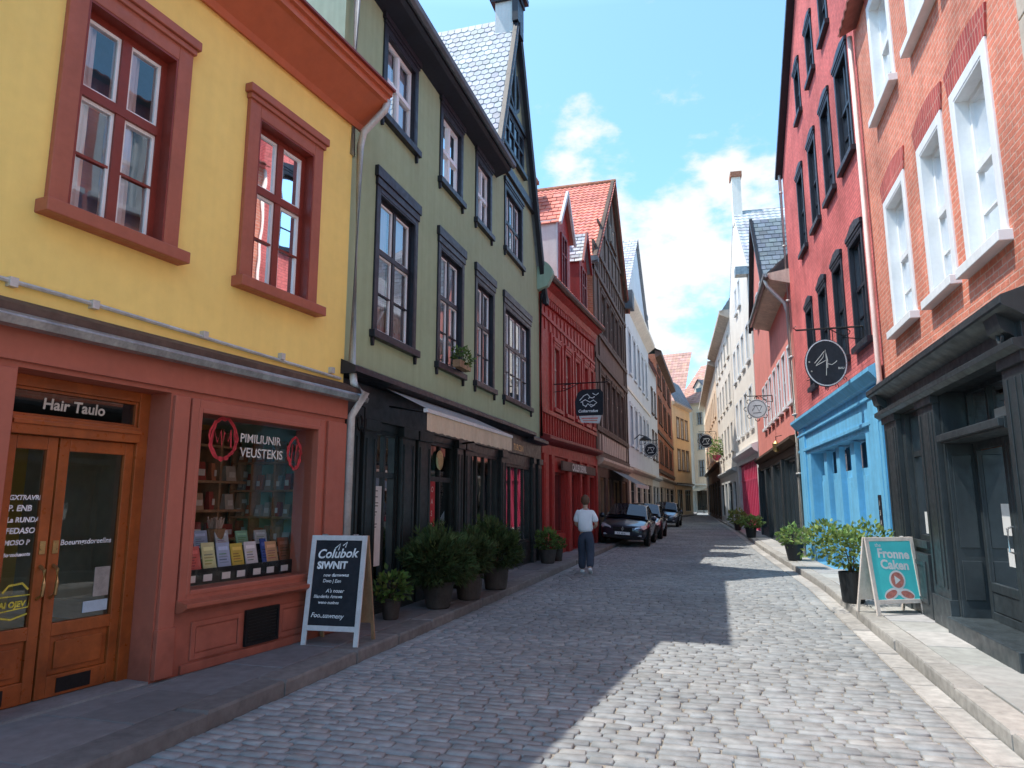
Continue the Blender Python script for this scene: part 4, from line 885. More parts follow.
# ---- orange brick house with charcoal shopfront
H = House('orange_brick_house', (2.75, 4.0), (2.75, 12.72), 'R', 'orange brick house with deep white windows over a charcoal shopfront', 'house'); HL = H.L
LF = 2.58; sold = []
for u0, u1, z0, z1 in ((3.30, 4.42, 4.06, 6.18), (4.74, 5.80, 4.08, 6.22), (6.46, 7.72, 4.12, 6.30), (3.20, 4.30, 7.5, 9.6), (4.52, 5.62, 7.52, 9.6), (6.40, 7.66, 7.62, 9.7)):
    o = H.window(u0, u1, z0, z1, M['white'], M['white'], cw=.13, rec=.14, proud=.025, sill=.10, transom=.55, mun_lo=1, cols=1, sw=.06, glassm=M['glassR'], curtain='full', inner=M['white'])
    sold.append((u0, u1, z1))
H.shell([(LF, 3.0), (HL, 3.0), (HL, 9.95), (LF, 9.95)], 0, 7, M['orangebrick'], reveal=.3)
for u0, u1, z1 in sold:
    m = H.mb()
    n = 10; top = [(lerp(u0-.10, u1+.10, k/n), z1+.30+.10*math.sin(math.pi*k/n)) for k in range(n+1)]; bot = [(u1+.02, z1+.003), (u0-.02, z1+.003)]
    m.plate(top+bot, .001, .022); H.part('brick_lintel', m, M['soldier'])
m = H.mb(); m.tiles((LF, .25, 9.95), (HL-LF, 0, 0), (0, -3.6, 1.7), 26, 14, 'pan'); H.part('roof', m, M['tilered'])
DO = (3.70, 5.72, .12, 2.98); WI = (6.72, 7.52, 1.12, 2.92); 
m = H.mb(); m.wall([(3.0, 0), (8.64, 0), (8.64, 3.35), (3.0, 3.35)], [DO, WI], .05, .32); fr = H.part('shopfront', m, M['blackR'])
m = H.mb(); m.wall([(LF, 0), (3.0, 0), (3.0, 3.1), (LF, 3.1)], [], 0, .1); m.poly([(8.64, .0, 0), (HL, 0, 0), (HL, 0, 3.1), (8.64, 0, 3.1)]); H.part('pier', m, M['orangebrick'])
m = H.mb()
for u0, u1 in ((3.02, 3.55), (5.80, 6.50), (7.70, 8.50)):
    m.box(u0, u1, .051, .12, .12, 2.86); m.box(u0-.02, u1+.02, .0515, .145, .12, .48); m.box(u0-.02, u1+.02, .0512, .15, 2.86, 2.98)
    m.box(u0+.08, u0+.13, .121, .132, .60, 2.76); m.box(u1-.13, u1-.08, .121, .132, .60, 2.76); m.box(u0+.22, u1-.22, .121, .128, .60, 2.76)
m.box(3.0, 8.62, .0505, .12, 2.99, 3.34); m.box(6.62, 7.62, .051, .13, .12, .95); m.ring(6.74, 7.5, .3, .85, .06, .131, .145)
H.part('pilasters', m, M['blackR'], fr, bevel=.008)
m = H.mb(); m.prism([(.05, 3.20), (.12, 3.22), (.20, 3.28), (.30, 3.34), (.31, 3.36), (.31, 3.43), (.05, 3.52)], 2.85, 8.68); m.prism([(.05, 2.94), (.16, 2.96), (.22, 3.0), (.22, 3.06), (.05, 3.08)], 2.95, 8.64); H.part('cornice', m, M['blackR'], fr, bevel=.004)
for u in (3.2, 8.3):
    m = H.mb()
    m.prism([(.05, 2.99), (.15, 3.0), (.14, 3.10), (.24, 3.18), (.27, 3.33), (.05, 3.33)], u-.1, u+.22)
    m.tube([(u+.05+.06*math.cos(a*.7), .20, 3.15+.09*math.sin(a*.7)) for a in range(10)], .018, 5); H.part('scroll_bracket', m, M['blackR'], fr)
m = H.mb(); m.ring(*WI, .06, -.10, -.02); m.box(WI[0]+.06, WI[1]-.06, -.095, -.025, 2.28, 2.36); w_ = H.part('shop_window', m, M['blackR']); m = H.mb(); m.poly([(WI[0], -.06, WI[2]), (WI[1], -.06, WI[2]), (WI[1], -.06, WI[3]), (WI[0], -.06, WI[3])]); H.part('pane', m, M['glass'], w_)
m = H.mb(); m.box(6.74, 7.5, .0, .10, 1.02, 1.12); H.part('sill', m, M['blackR'], w_)
m = H.mb(); m.box(6.85, 7.3, -.055, -.05, 1.2, 1.5); H.part('notice', m, M['paper'], fr)
# recessed doorway: panelled jambs, transom lights, two leaves, step
dd = -.26; m = H.mb()
m.box(3.71, 5.72, dd-.05, .09, 2.34, 2.46); m.box(3.71, 5.71, .09, .14, 2.36, 2.44); m.ring(3.71, 5.72, 2.46, 2.98, .05, dd-.03, dd+.04)
for u in (4.38, 5.05): m.box(u-.03, u+.03, dd-.025, dd+.035, 2.5, 2.94)
m.box(5.70, 5.72, dd, .04, .3, 2.34); m.box(5.685, 5.70, dd+.05, .0, .5, .95); m.box(5.685, 5.70, dd+.05, .0, 1.1, 2.2)
df = H.part('door_frame', m, M['blackR'], bevel=.005)
m = H.mb(); m.poly([(3.72, dd-.01, 2.5), (5.72, dd-.01, 2.5), (5.72, dd-.01, 2.95), (3.72, dd-.01, 2.95)]); H.part('transom_pane', m, M['glassdark'], df)
m = H.mb(); m.box(4.62, 4.95, dd, dd+.004, 2.52, 2.66); H.part('notice', m, M['paper'], df)
for u0, u1 in ((3.73, 4.70), (4.71, 5.68)):
    m = H.mb(); m.ring(u0, u1, .30, 2.34, .09, dd-.03, dd+.02); m.box(u0+.1, u1-.1, dd-.025, dd+.01, .40, .62); m.box(u0+.1, u1-.1, dd-.03, dd+.02, .62, .72); d = H.part('door', m, M['blackR'], bevel=.005)
    m = H.mb(); m.poly([(u0+.1, dd-.005, .72), (u1-.1, dd-.005, .72), (u1-.1, dd-.005, 2.24), (u0+.1, dd-.005, 2.24)]); H.part('pane', m, M['glass'], d)
    if u0 > 4.3:
        m = H.mb(); m.box(u0+.12, u0+.36, dd+.0, dd+.004, 1.28, 1.62); m.box(u0+.12, u0+.30, dd+.0, dd+.004, .95, 1.14); H.part('notice', m, M['paper'], d)
        hx = u0+.05
        m = H.mb(); m.tube([(hx, dd+.02, 1.1), (hx, dd+.07, 1.12), (hx, dd+.07, 1.36), (hx, dd+.02, 1.38)], .012); H.part('handle', m, M['steel'], d)
H.box('doorstep', M['blackR'], 3.66, 5.76, dd-.04, .20, .04, .30, bevel=.012)
H.box('door_backing', M['dark'], 3.3, 6.2, -1.9, -1.85, .1, 3.3)
m = H.mb(); m.tube([(HL-.06, .09, 9.9), (HL-.06, .09, 3.62), (HL-.06, .12, 3.5)], .042, 10)
H.part('downpipe', m, paint('pale pink pipe', (.74, .56, .50), .5, .1, 3, .1), smooth=True)

# ---- raspberry brick gable house with blue shopfront
H = House('raspberry_gable_house', (2.75, 12.75), (2.35, 21.6), 'R', 'raspberry painted brick gable house with black windows over a sky blue shopfront', 'house'); HL = H.L
cols4 = ((.52, 1.6), (2.2, 3.14), (3.85, 4.78), (5.62, 6.55))
kk = dict(cw=.08, rec=.08, proud=.03, cap=.03, sill=.07, lugs=False, cols=2, transom=.55, mun_lo=1, sw=.045, ped=True, curtain='both', glassm=M['glassR'], inner=M['navy'])
for u0, u1 in cols4: H.window(u0, u1, 4.42, 6.62, M['navy'], M['navy'], **kk); H.window(u0, u1, 8.02, 10.25, M['navy'], M['navy'], **kk)
for u0, u1 in ((1.7, 2.5), (3.3, 4.1), (5.1, 5.85)): H.window(u0, u1, 11.45, 12.9, M['navy'], M['navy'], **{**kk, 'mun_lo': 0})
AP = (4.05, 15.3)
H.shell([(0.0, 3.3), (HL, 3.3), (HL, 11.65), AP, (0, 11.65)], 0, 7, M['pinkbrick'])
m = H.mb(); m.bar((HL+.15, .1, 11.45), (AP[0], .1, AP[1]+.1), .14, .2, (0, 1, 0)); m.bar((-.1, .1, 11.5), (AP[0], .1, AP[1]+.1), .14, .2, (0, 1, 0)); H.part('verge_board', m, M['navy'])
m = H.mb(); m.tiles((HL+.15, .2, 11.45), (0, -7.5, 0), (AP[0]-HL-.15, 0, AP[1]+.1-11.45), 24, 18, 'flat'); m.tiles((-.1, .2, 11.5), (0, -7.5, 0), (AP[0]+.1, 0, AP[1]+.1-11.5), 24, 18, 'flat'); H.part('roof', m, M['tiledark'])
OP = (1.35, 7.15, .12, 2.88)
m = H.mb(); m.wall([(0.02, 0), (HL-.03, 0), (HL-.03, 3.7), (.02, 3.7)], [OP], .04, .34); fr = H.part('shopfront', m, M['blue'])
m = H.mb(); m.box(.1, .9, .041, .08, .12, 3.6); m.box(7.7, 8.6, .041, .08, .12, 3.6); m.box(.25, .75, .081, .092, .5, 3.1); m.box(7.9, 8.4, .081, .092, .5, 3.1); m.box(.05, HL-.1, .0405, .09, 2.98, 3.05); m.box(.05, HL-.1, .0402, .10, 3.42, 3.47)
H.part('pilasters', m, M['blue'], fr, bevel=.006)
m = H.mb(); m.prism([(.04, 3.62), (.12, 3.66), (.20, 3.76), (.24, 3.80), (.24, 3.87), (.04, 3.98)], -.02, HL+.03); H.part('cornice', m, M['blue'], fr)
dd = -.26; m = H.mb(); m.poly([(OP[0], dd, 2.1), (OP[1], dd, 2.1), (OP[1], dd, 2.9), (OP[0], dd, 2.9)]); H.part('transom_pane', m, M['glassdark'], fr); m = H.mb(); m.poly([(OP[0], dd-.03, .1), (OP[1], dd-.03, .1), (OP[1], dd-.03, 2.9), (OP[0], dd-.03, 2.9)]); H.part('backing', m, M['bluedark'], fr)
for k in range(4):
    u0 = 1.38+k*1.45; m = H.mb(); m.box(u0, u0+1.38, dd, dd+.05, .14, 2.30); m.box(u0+.04, u0+.40, dd+.051, -.09, .14, 2.84); m.box(u0+.62, u0+1.26, dd+.051, dd+.09, 1.1, 2.15); m.box(u0+.62, u0+1.26, dd+.051, dd+.09, .3, .95); m.box(u0+.7, u0+1.18, dd+.091, dd+.10, 1.2, 2.05)
    d = H.part('door_panel', m, M['blue'], bevel=.008)
    m = H.mb(); m.tube([(u0+.54, dd+.05, 1.05), (u0+.54, dd+.09, 1.07), (u0+.54, dd+.09, 1.22), (u0+.54, dd+.05, 1.24)], .012); H.part('handle', m, M['steel'], d)
m = H.mb(); m.box(.42, .62, .093, .10, 1.15, 1.75); o = H.part('number_plate', m, M['navy'], fr); m = H.mb()
for k, s_ in enumerate('13A'): text_mesh(m, s_, .13, H.tx(.57, 1.57-k*.16, .102), 0)
H.part('lettering', m, M['letter'], o)
H.pipe([(HL+.02, .10, 11.6), (HL+.02, .08, 11.3), (HL+.02, .08, .1)], .045)

# ---- low salmon house with black shop
H = House('salmon_house', (2.35, 21.64), (1.97, 35.1), 'R', 'low salmon red house with a slate roof, street dormer and a black shopfront', 'house'); HL = H.L
for k in range(7): H.window(.5+k*1.42, 1.4+k*1.42, 4.55, 6.4, M['white'], M['white'], cw=.07, rec=.06, sill=.07, cols=2, transom=.5, mun_lo=0, simple=True, curtain='full', glassm=M['glassR'], cap=.0)
H.shell([(0, 3.4), (HL, 3.4), (HL, 8.6), (12.8, 8.6), (12.8, 9.9), (9.4, 13.7), (6.2, 9.9), (6.2, 8.3), (0, 8.3)], 0, 7, M['salmon'])
m = H.mb(); m.prism([(0, 8.05), (.55, 8.2), (.6, 8.25), (.6, 8.4), (0, 8.5)], -.1, 6.15); H.part('eaves', m, M['stone'])
m = H.mb(); m.prism([(.6, 8.36), (.62, 8.26), (.68, 8.24), (.74, 8.28), (.75, 8.38), (.73, 8.38), (.68, 8.27), (.63, 8.3)], -.2, 6.2); H.part('gutter', m, M['zinc'])
m = H.mb(); m.tiles((-.05, .6, 8.42), (6.2, 0, 0), (0, -4.4, 3.9), 22, 18, 'flat'); m.tiles((6, -.2, 9), (7.4, 0, 0), (0, -3.6, 3.3), 22, 14, 'flat'); H.part('roof', m, M['tilegrey'])
m = H.mb(); m.tiles((6.0, .2, 9.7), (0, -5, 0), (3.4, 0, 4.15), 16, 16, 'flat'); m.tiles((13.0, .2, 9.7), (0, -5, 0), (-3.6, 0, 4.15), 16, 16, 'flat'); H.part('dormer_roof', m, M['tiledark'])
m = H.mb(); m.bar((5.95, .14, 9.62), (9.4, .14, 13.85), .16, .12, (0, 1, 0)); m.bar((13.05, .14, 9.62), (9.4, .14, 13.85), .16, .12, (0, 1, 0)); H.part('verge_board', m, M['navy'])
for u in (8.2, 10.2): H.window(u-.4, u+.4, 9.2, 10.7, M['white'], M['navy'], cw=.07, hole=False, simple=True)
H.pipe([(.15, .68, 8.28), (.15, .60, 8.05), (.15, .16, 7.5), (.15, .09, 7.2), (.15, .09, .1)], .055)
op = [(.9, 3.8, .14, 3.0), (4.6, 7.6, .5, 3.0), (8.4, 10.6, .14, 3.0), (11.2, 12.9, .5, 3.0)]
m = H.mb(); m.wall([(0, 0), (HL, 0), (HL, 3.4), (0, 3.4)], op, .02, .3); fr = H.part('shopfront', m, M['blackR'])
m = H.mb(); m.prism([(.02, 3.3), (.12, 3.36), (.25, 3.46), (.25, 3.54), (0, 3.6)], .3, HL); m.box(.32, HL, .021, .06, 3.05, 3.3); H.part('cornice', m, M['stem'], fr)
for n_, (u0, u1, z0, z1) in enumerate(op):
    m = H.mb(); m.ring(u0, u1, z0, z1, .09, -.2, -.1); k = 3
    for j in range(1, k): x = u0+(u1-u0)*j/k; m.box(x-.04, x+.04, -.19, -.11, z0, z1)
    if n_ == 0: m.box(u0+.1, u1-.1, -.188, -.112, .2, .9)
    f = H.part('shop_window' if n_ % 2 else 'entrance_door', m, M['blackR']); m = H.mb(); m.poly([(u0, -.15, z0), (u1, -.15, z0), (u1, -.15, z1), (u0, -.15, z1)]); H.part('pane', m, M['glass'], f)
for u0, u1, zt_ in ((.35, .5, 3.2), (HL-.3, HL-.05, 3.2), (4.0, 4.4, 3.05)): m = H.mb(); m.box(u0, u1, .02, .10, .12, zt_); H.part('pilaster', m, M['blackR'], fr)

# ---- tall warm white gable house with raspberry shop
H = House('white_gable_house', (1.95, 35.15), (1.24, 45.6), 'R', 'tall warm white gable house with chimney, slate roof and a raspberry pink shop', 'house'); HL = H.L
for z0, z1 in ((5.2, 7.4), (8.6, 10.6)):
    for k in range(4): H.window(1.0+k*2.3, 2.3+k*2.3, z0, z1, M['white'], M['white'], cw=.1, rec=.12, sill=.07, cols=2, transom=.5, mun_lo=0, simple=True, curtain='full', glassm=M['glassR'])
for u in (3.8, 5.6): H.window(u, u+.9, 12.2, 13.8, M['white'], M['white'], cw=.1, simple=True, transom=.5, mun_lo=0)
H.shell([(0, 4.2), (HL, 4.2), (HL, 13.4), (5.0, 18.0), (0, 13.2)], 0, 9, M['whitehot'])
m = H.mb(); m.tiles((-.2, .03, 13.0), (0, -9.0, 0), (5.2, 0, 5.05), 26, 18, 'pan', .03, .12); m.tiles((HL+.02, .01, 13.42), (0, -9.0, 0), (5.0-HL-.02, 0, 4.66), 26, 18, 'pan', .03, .12); H.part('roof', m, M['tilegrey'])
m = H.mb(); m.box(4.6, 5.3, -.45, .04, 17.2, 20.0); ch = H.part('chimney', m, M['whitehot']); m = H.mb(); m.box(4.5, 5.4, -.52, .10, 20.0, 20.3); H.part('cap', m, M['brickfar'], ch)
m = H.mb(); m.box(-.1, .5, -.4, .6, 12.7, 13.1); H.part('gutter_box', m, M['zinc'])
op = [(.7, 9.4, .2, 3.7)]; m = H.mb(); m.wall([(0, 0), (HL, 0), (HL, 4.2), (0, 4.2)], op, .02, .3); fr = H.part('shopfront', m, M['offwhite'])
m = H.mb(); m.prism([(.02, 3.95), (.2, 4.05), (.3, 4.2), (.3, 4.35), (0, 4.45)], 0, HL); H.part('cornice', m, M['white'], fr)
m = H.mb(); m.box(.7, 9.4, -.24, -.2, .2, 3.7); pp = H.part('shutter', m, M['pinkpaint'])
m = H.mb()
for k in range(12): u = .72+k*.72; m.box(u, u+.30, -.199, -.08, .2, 3.68)
m.box(.7, 9.4, -.198, -.1, 2.75, 2.85); H.part('shutter_slats', m, M['pinkpaint'], pp)

# ---- cream terrace beyond
H = House('cream_house', (1.22, 45.7), (.28, 60.5), 'R', 'long cream plastered house with small windows beyond the white gable', 'house'); HL = H.L
for z0, z1 in ((4.8, 6.8), (8.0, 10.0), (11, 12.6)):
    for k in range(5): H.window(1.2+k*2.75, 2.5+k*2.75, z0, z1, M['cream'], M['lead'], cw=.1, rec=.12, sill=.06, simple=True, transom=.5, mun_lo=0, glassm=M['glassR'], curtain='both')
H.shell([(0, 3.4), (HL, 3.4), (HL, 13.6), (0, 13.6)], 0, 8, M['cream'])
m = H.mb(); m.tiles((-.1, .5, 13.6), (HL+.2, 0, 0), (0, -3.0, 4.6), 30, 16, 'flat'); H.part('roof', m, M['tilegrey'])
m = H.mb(); m.prism([(0, 13.2), (.6, 13.5), (.6, 13.75), (0, 13.8)], 0, HL); H.part('cornice', m, M['stone'])
shop(H, HL, 3.6, M['offwhite'], [(1, 3, .14, 2.9), (4, 7, .5, 2.9), (8, 10, .14, 2.9), (11, 14, .5, 2.9)], M['blackR'])
H = House('sandstone_house', (.26, 60.6), (-1.25, 92), 'R', 'peach plastered terrace with a dark ground floor at the far right', 'house'); HL = H.L
for z0, z1 in ((5.4, 7.6), (8.8, 11)):
    for k in range(9): H.window(1.6+k*3.3, 3.2+k*3.3, z0, z1, M['peach'], M['brown'], cw=.12, rec=.12, sill=.06, simple=True, transom=.5, mun_lo=0, glassm=M['glassR'], curtain='both')
H.shell([(0, 4.6), (HL, 4.6), (HL, 13.2), (0, 13.2)], 0, 8, M['peach'])
m = H.mb(); m.tiles((-.1, .5, 13.2), (HL+.2, 0, 0), (0, -4, 3.4), 40, 12, 'flat'); H.part('roof', m, M['tilegrey'])
m = H.mb(); m.prism([(0, 12.8), (.6, 13.1), (.6, 13.35), (0, 13.4)], 0, HL); H.part('cornice', m, M['stone'])
shop(H, HL, 4.7, M['stem'], [(1+k*5, 4.6+k*5, .3, 3.4) for k in range(6)], M['black'])
# ---- houses closing the view
class FrontHouse(House):
    pass
def front(name, label, p0, p1, wall, roofz, rows, eav, roofmat=M['tilefaded'], dep=9):
    H = House(name, p0, p1, 'L', label, 'house'); HL = H.L     # faces back along the street
    for z0, z1, n, w in rows:
        for k in range(n): c = HL*(k+.5)/n; H.window(c-w/2, c+w/2, z0, z1, M['stone'], M['brown'], cw=.12, rec=.12, sill=.08, simple=True, transom=.55, mun_lo=1, curtain='both')
    H.shell([(0, 3.9), (HL, 3.9), (HL, eav), (0, eav)], 0, dep, wall)
    m = H.mb(); n_ = int(HL/.45); m.tiles((-.4, .6, eav-.1), (HL+.8, 0, 0), (0, -6.5, roofz-eav), n_, 20, 'pan', .04, .15, 1.05); H.part('roof', m, roofmat)
    m = H.mb(); m.prism([(0, eav-.3), (.5, eav-.1), (.5, eav+.05), (0, eav+.1)], 0, HL); H.part('cornice', m, M['stone']); return H
H = front('peach_corner_house', 'sunlit peach house with a high red roof closing the end of the street', (-5.2, 112), (1.0, 106.5), M['peach'], 23.5, [(5.2, 7.8, 3, 1.3), (9.2, 11.8, 3, 1.3), (13, 15, 3, 1.2)], 16.4)
shop(H, H.L, 4.0, M['cream'], [(.4, 2.4, .3, 3.2), (2.9, 5.4, .3, 3.2)], M['brown'])
m = H.mb(); m.plate([(2.2, 17.4), (4.0, 17.4), (4.0, 19.2), (3.1, 20.2), (2.2, 19.2)], -2.4, -1.2); dm = H.part('dormer', m, M['cream']); m = H.mb(); m.tiles((2.0, -1.0, 19.0), (0, -2.2, 0), (1.1, 0, 1.3), 6, 5, 'flat'); m.tiles((4.2, -1.0, 19.0), (0, -2.2, 0), (-1.1, 0, 1.3), 6, 5, 'flat'); H.part('dormer_roof', m, M['tiledark'], dm); m = H.mb(); m.box(2.6, 3.6, -1.19, -1.15, 17.7, 18.9); H.part('pane', m, M['carglass'], dm)
m = H.mb(); m.poly([(.2, .1, 3.7), (5.5, .1, 3.7), (5.5, 2.2, 3.1), (.2, 2.2, 3.1)]); aw = H.part('awning', m, M['awning'])
H = front('tiled_roof_house', 'house with a broad faded red tile roof behind the ochre house', (-13, 106), (-4.6, 104), M['cream'], 24.5, [(5.2, 7.8, 3, 1.3), (9.2, 11.8, 3, 1.3)], 15.0)
H = front('hipped_roof_house', 'pale house with a wide red roof at the far right end of the street', (1.05, 106.4), (9, 103), M['peach'], 22.8, [(5.2, 7.8, 4, 1.3), (9.2, 11.8, 4, 1.3)], 15.0)
# ============================================================== THINGS IN THE STREET
PZ = .12
def aboard(name, label, loc, rz, w, h, frame, face, lean, back):
    t = thing(name, label, 'a-board', loc, rz)
    L_ = math.hypot(h, lean)
    def F(x, y, o=0):   # point on the front panel; o = off the face
        k = y/L_; return (x, -o*h/L_ + lean*k - lean*0, h*k + o*lean/L_)
    def panel(m, x0, x1, y0, y1, o0, o1): m.hexa([F(x0, y0, o0), F(x1, y0, o0), F(x1, y1, o0), F(x0, y1, o0), F(x0, y0, o1), F(x1, y0, o1), F(x1, y1, o1), F(x0, y1, o1)])
    fw_ = .055; m = MB(); panel(m, -w/2, -w/2+fw_, 0, L_, -.012, .014); panel(m, w/2-fw_, w/2, 0, L_, -.012, .014); panel(m, -w/2+fw_, w/2-fw_, L_-fw_, L_, -.012, .014); panel(m, -w/2+fw_, w/2-fw_, .15, .15+fw_, -.012, .014)
    m.build('frame', frame, t, bevel=.004)
    m = MB(); panel(m, -w/2+fw_-.01, w/2-fw_+.01, .15+fw_-.01, L_-fw_+.01, -.008, .004); m.build('board', face, t)
    # hinged back leg frame
    y0, y1 = lean+.02, lean+lean+.12
    m = MB()
    for sx in (-1, 1): m.hexa([(sx*(w/2)-.02*(sx+1), y1, 0), (sx*(w/2)+.02*(1-sx), y1, 0), (sx*(w/2)+.02*(1-sx), y1+.03, 0), (sx*(w/2)-.02*(sx+1), y1+.03, 0), (sx*(w/2)-.02*(sx+1), y0, h), (sx*(w/2)+.02*(1-sx), y0, h), (sx*(w/2)+.02*(1-sx), y0+.03, h), (sx*(w/2)-.02*(sx+1), y0+.03, h)])
    m.hexa([(-w/2+.04, lerp(y1, y0, .16)+.005, h*.16), (w/2-.04, lerp(y1, y0, .16)+.005, h*.16), (w/2-.04, lerp(y1, y0, .16)+.02, h*.16), (-w/2+.04, lerp(y1, y0, .16)+.02, h*.16), (-w/2+.04, y0+.005, h-.01), (w/2-.04, y0+.005, h-.01), (w/2-.04, y0+.02, h-.01), (-w/2+.04, y0+.02, h-.01)])
    m.build('back_panel', back, t, bevel=.004)
    m = MB()
    for sx in (-.28, .28): m.tube([(sx*w-.03, lean+.01, h+.004), (sx*w+.03, lean+.01, h+.004)], .012, 6)
    m.build('hinge', M['steel'], t)
    return t, F, L_
t, F, L_ = aboard('chalkboard_sign', 'white framed chalkboard a-board with handwriting outside the terracotta shop', (-4.06, 6.98, PZ), math.radians(4), .66, 1.15, M['boardwhite'], M['slate'], .16, M['wood'])
m = MB(); f_ = lambda x, y: F(x, y, .0055)
def wr(s_, size, x, y, sh=.15, bold=0, rot=0, mt=None, nm='chalk_writing'):
    m = MB(); text_mesh(m, s_, size, lambda a, b: f_(x+a, y+b+a*rot), sh, bold=bold); m.build(nm, mt or M['chalk'], t)
wr('Colubok', .136, -.25, .91, .25, .003, .04); wr('SIWNIT', .105, -.235, .80, .05, .005, .02)
m.ribbon([(-.04, 1.02), (.02, 1.07), (.0, 1.0)], .012, f_); m.ribbon([(.05, 1.05), (.10, 1.09), (.08, 1.03)], .012, f_)
wr('new damwwus', .05, -.15, .715, .2, .001, .02); wr('Dwo | Een', .05, -.15, .655, .2, .001)
wr("A's noser", .055, -.10, .55, .2, .001); wr('Blanderks Amawe', .046, -.24, .49, .2, .001, .01); wr('weno nusines', .044, -.18, .43, .2, .001)
wr('Foo..uawneny', .068, -.25, .29, .3, .001, -.02)
m.build('chalk_flourish', M['chalk'], t)
t, F, L_ = aboard('turquoise_sign', 'turquoise a-board with white lettering and a coral emblem beside the potted bush', (2.33, 10.98, PZ), math.radians(27), .76, 1.03, M['pinkwood'], M['turq'], .14, M['pinkwood'])
m = MB(); f_ = lambda x, y: F(x, y, .0055)
kw_ = dict(mt=M['white'], nm='lettering'); wr('the', .07, -.24, .91, .1, .001, -.02, **kw_); wr('Fronne', .17, -.22, .77, .0, .006, -.06, **kw_); wr('Caken', .17, -.20, .62, .0, .006, -.06, **kw_)
m = MB(); f2 = lambda x, y: F(x, y, .0060)
def blob(cx, cy, rx, ry, rot=0, n=20): 
    pts = []
    for k in range(n):
        a = 2*math.pi*k/n; x, y = rx*math.cos(a), ry*math.sin(a); pts.append((cx+x*math.cos(rot)-y*math.sin(rot), cy+x*math.sin(rot)+y*math.cos(rot)))
    return pts
for b_ in (blob(.02, .46, .125, .13), blob(-.10, .28, .125, .07, .4), blob(.13, .27, .125, .07, -.3), blob(.02, .34, .06, .08)): m.poly([F(x, y, .0056+.0002*len(m.f)) for x, y in b_])
m.build('emblem_outline', M['white'], t)
m = MB()
for k, b_ in enumerate((blob(.02, .46, .10, .105), blob(-.11, .275, .10, .045, .4), blob(.14, .265, .10, .045, -.3))): m.poly([F(x, y, .0072+.0002*k) for x, y in b_])
em = m.build('emblem', M['pink'], t)
m = MB(); m.poly([F(x, y, .008) for x, y in ((-.02, .52), (.07, .46), (-.02, .40))]); m.build('emblem_centre', M['white'], t)

# ---- plants
def leafmesh(m, centre, n, r, size, shape='leaf', flat=1, dens=None, tint=(.6, 1.5)):
    for k in range(n):
        while True:
            d = Vector((R(-1, 1), R(-1, 1), R(-1, 1)))
            if .05 < d.length < 1: break
        d = d.normalized()*(d.length**.45)
        lump = 1+.22*math.sin(d.x*5+1)*math.sin(d.y*6+2)*1.0+.18*math.sin(d.z*7+d.x*3)
        p = Vector((centre[0]+d.x*r[0]*lump, centre[1]+d.y*r[1]*lump, centre[2]+d.z*r[2]*lump))
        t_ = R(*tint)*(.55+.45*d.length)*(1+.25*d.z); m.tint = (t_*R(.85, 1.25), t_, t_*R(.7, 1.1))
        out_ = (d+Vector((R(-.7, .7), R(-.7, .7), R(-.2, .9)))).normalized(); side = out_.cross(Vector((R(-1, 1), R(-1, 1), R(-1, 1))))
        if side.length < .05: continue
        side.normalize(); l = size*R(.6, 1.3)
        if shape == 'needle':
            w_ = l*.10
            for j in range(3):
                o2 = (out_+side*R(-.5, .5)+Vector((0, 0, R(-.2, .5)))).normalized(); q = p+o2*l*R(.1, .4); m.poly([q-side*w_, q+side*w_, q+side*w_*.4+o2*l, q-side*w_*.4+o2*l])
        else:
            w_ = l*.32; nn = out_.cross(side)*l*.10; m.poly([p, p+out_*l*.45+side*w_+nn, p+out_*l, p+out_*l*.45-side*w_+nn])
def plant(name, label, loc, ph, pr0, pr1, potmat, folr, folz, n, size, leafmat, shape, group=None, rim=True, cat='potted plant', extra=(), sq=False, stems=5):
    t = thing(name, label, cat, loc, R(0, 6), group)
    m = MB()
    if rim: m.lathe([(pr0*.92, 0), (pr0, .012), (lerp(pr0, pr1, .5)*1.03, ph*.5), (pr1*.97, ph*.86), (pr1*1.07, ph*.87), (pr1*1.08, ph*.98), (pr1*1.02, ph), (pr1*.92, ph*.97), (pr1*.9, ph*.85)], 26)
    else: m.lathe([(pr0*.9, 0), (pr0, .02), (pr1, ph*.96), (pr1, ph), (pr1*.92, ph), (pr1*.9, ph*.85)], 26)
    m.build('pot', potmat, t, smooth=False, bevel=.004)
    m = MB(); m.lathe([(pr1*.9, ph*.84), (pr1*.5, ph*.88), (.01, ph*.9)], 16); m.build('soil', M['soil'], t)
    m = MB()
    for k in range(stems): a = k*2.4; q = R(.2, .6); m.tube([(R(-.03, .03), R(-.03, .03), ph*.85), (math.cos(a)*folr[0]*q*.4, math.sin(a)*folr[0]*q*.4, lerp(ph, folz, .6)), (math.cos(a)*folr[0]*q, math.sin(a)*folr[0]*q, folz+folr[2]*R(.1, .7))], [.014, .01, .004], 5)
    m.build('stem', M['stem'], t)
    m = MB(); leafmesh(m, (0, 0, folz), n, folr, size, shape)
    for c, r, nn in extra: leafmesh(m, c, nn, r, size, shape)
    m.build('foliage', leafmat, t, normals=False); return t
plant('potted_plant', 'small leafy plant in a clay pot just behind the chalkboard', (-4.20, 8.75, PZ), .28, .10, .13, M['pot'], (.21, .21, .18), .42, 300, .09, M['leaf'], 'leaf')
plant('potted_shrub', 'largest dark conifer shrub in a round clay pot before the green house', (-3.98, 9.85, PZ), .38, .17, .23, M['pot'], (.47, .44, .38), .70, 3000, .085, M['needle'], 'needle', 'conifer shrubs along the green house', extra=(((-.2, .2, .75), (.26, .26, .3), 600),))
plant('potted_shrub', 'middle conifer shrub squeezed between the other two along the green house', (-3.86, 10.85, PZ), .40, .18, .22, M['pot'], (.30, .32, .33), .70, 1600, .085, M['needle'], 'needle', 'conifer shrubs along the green house')
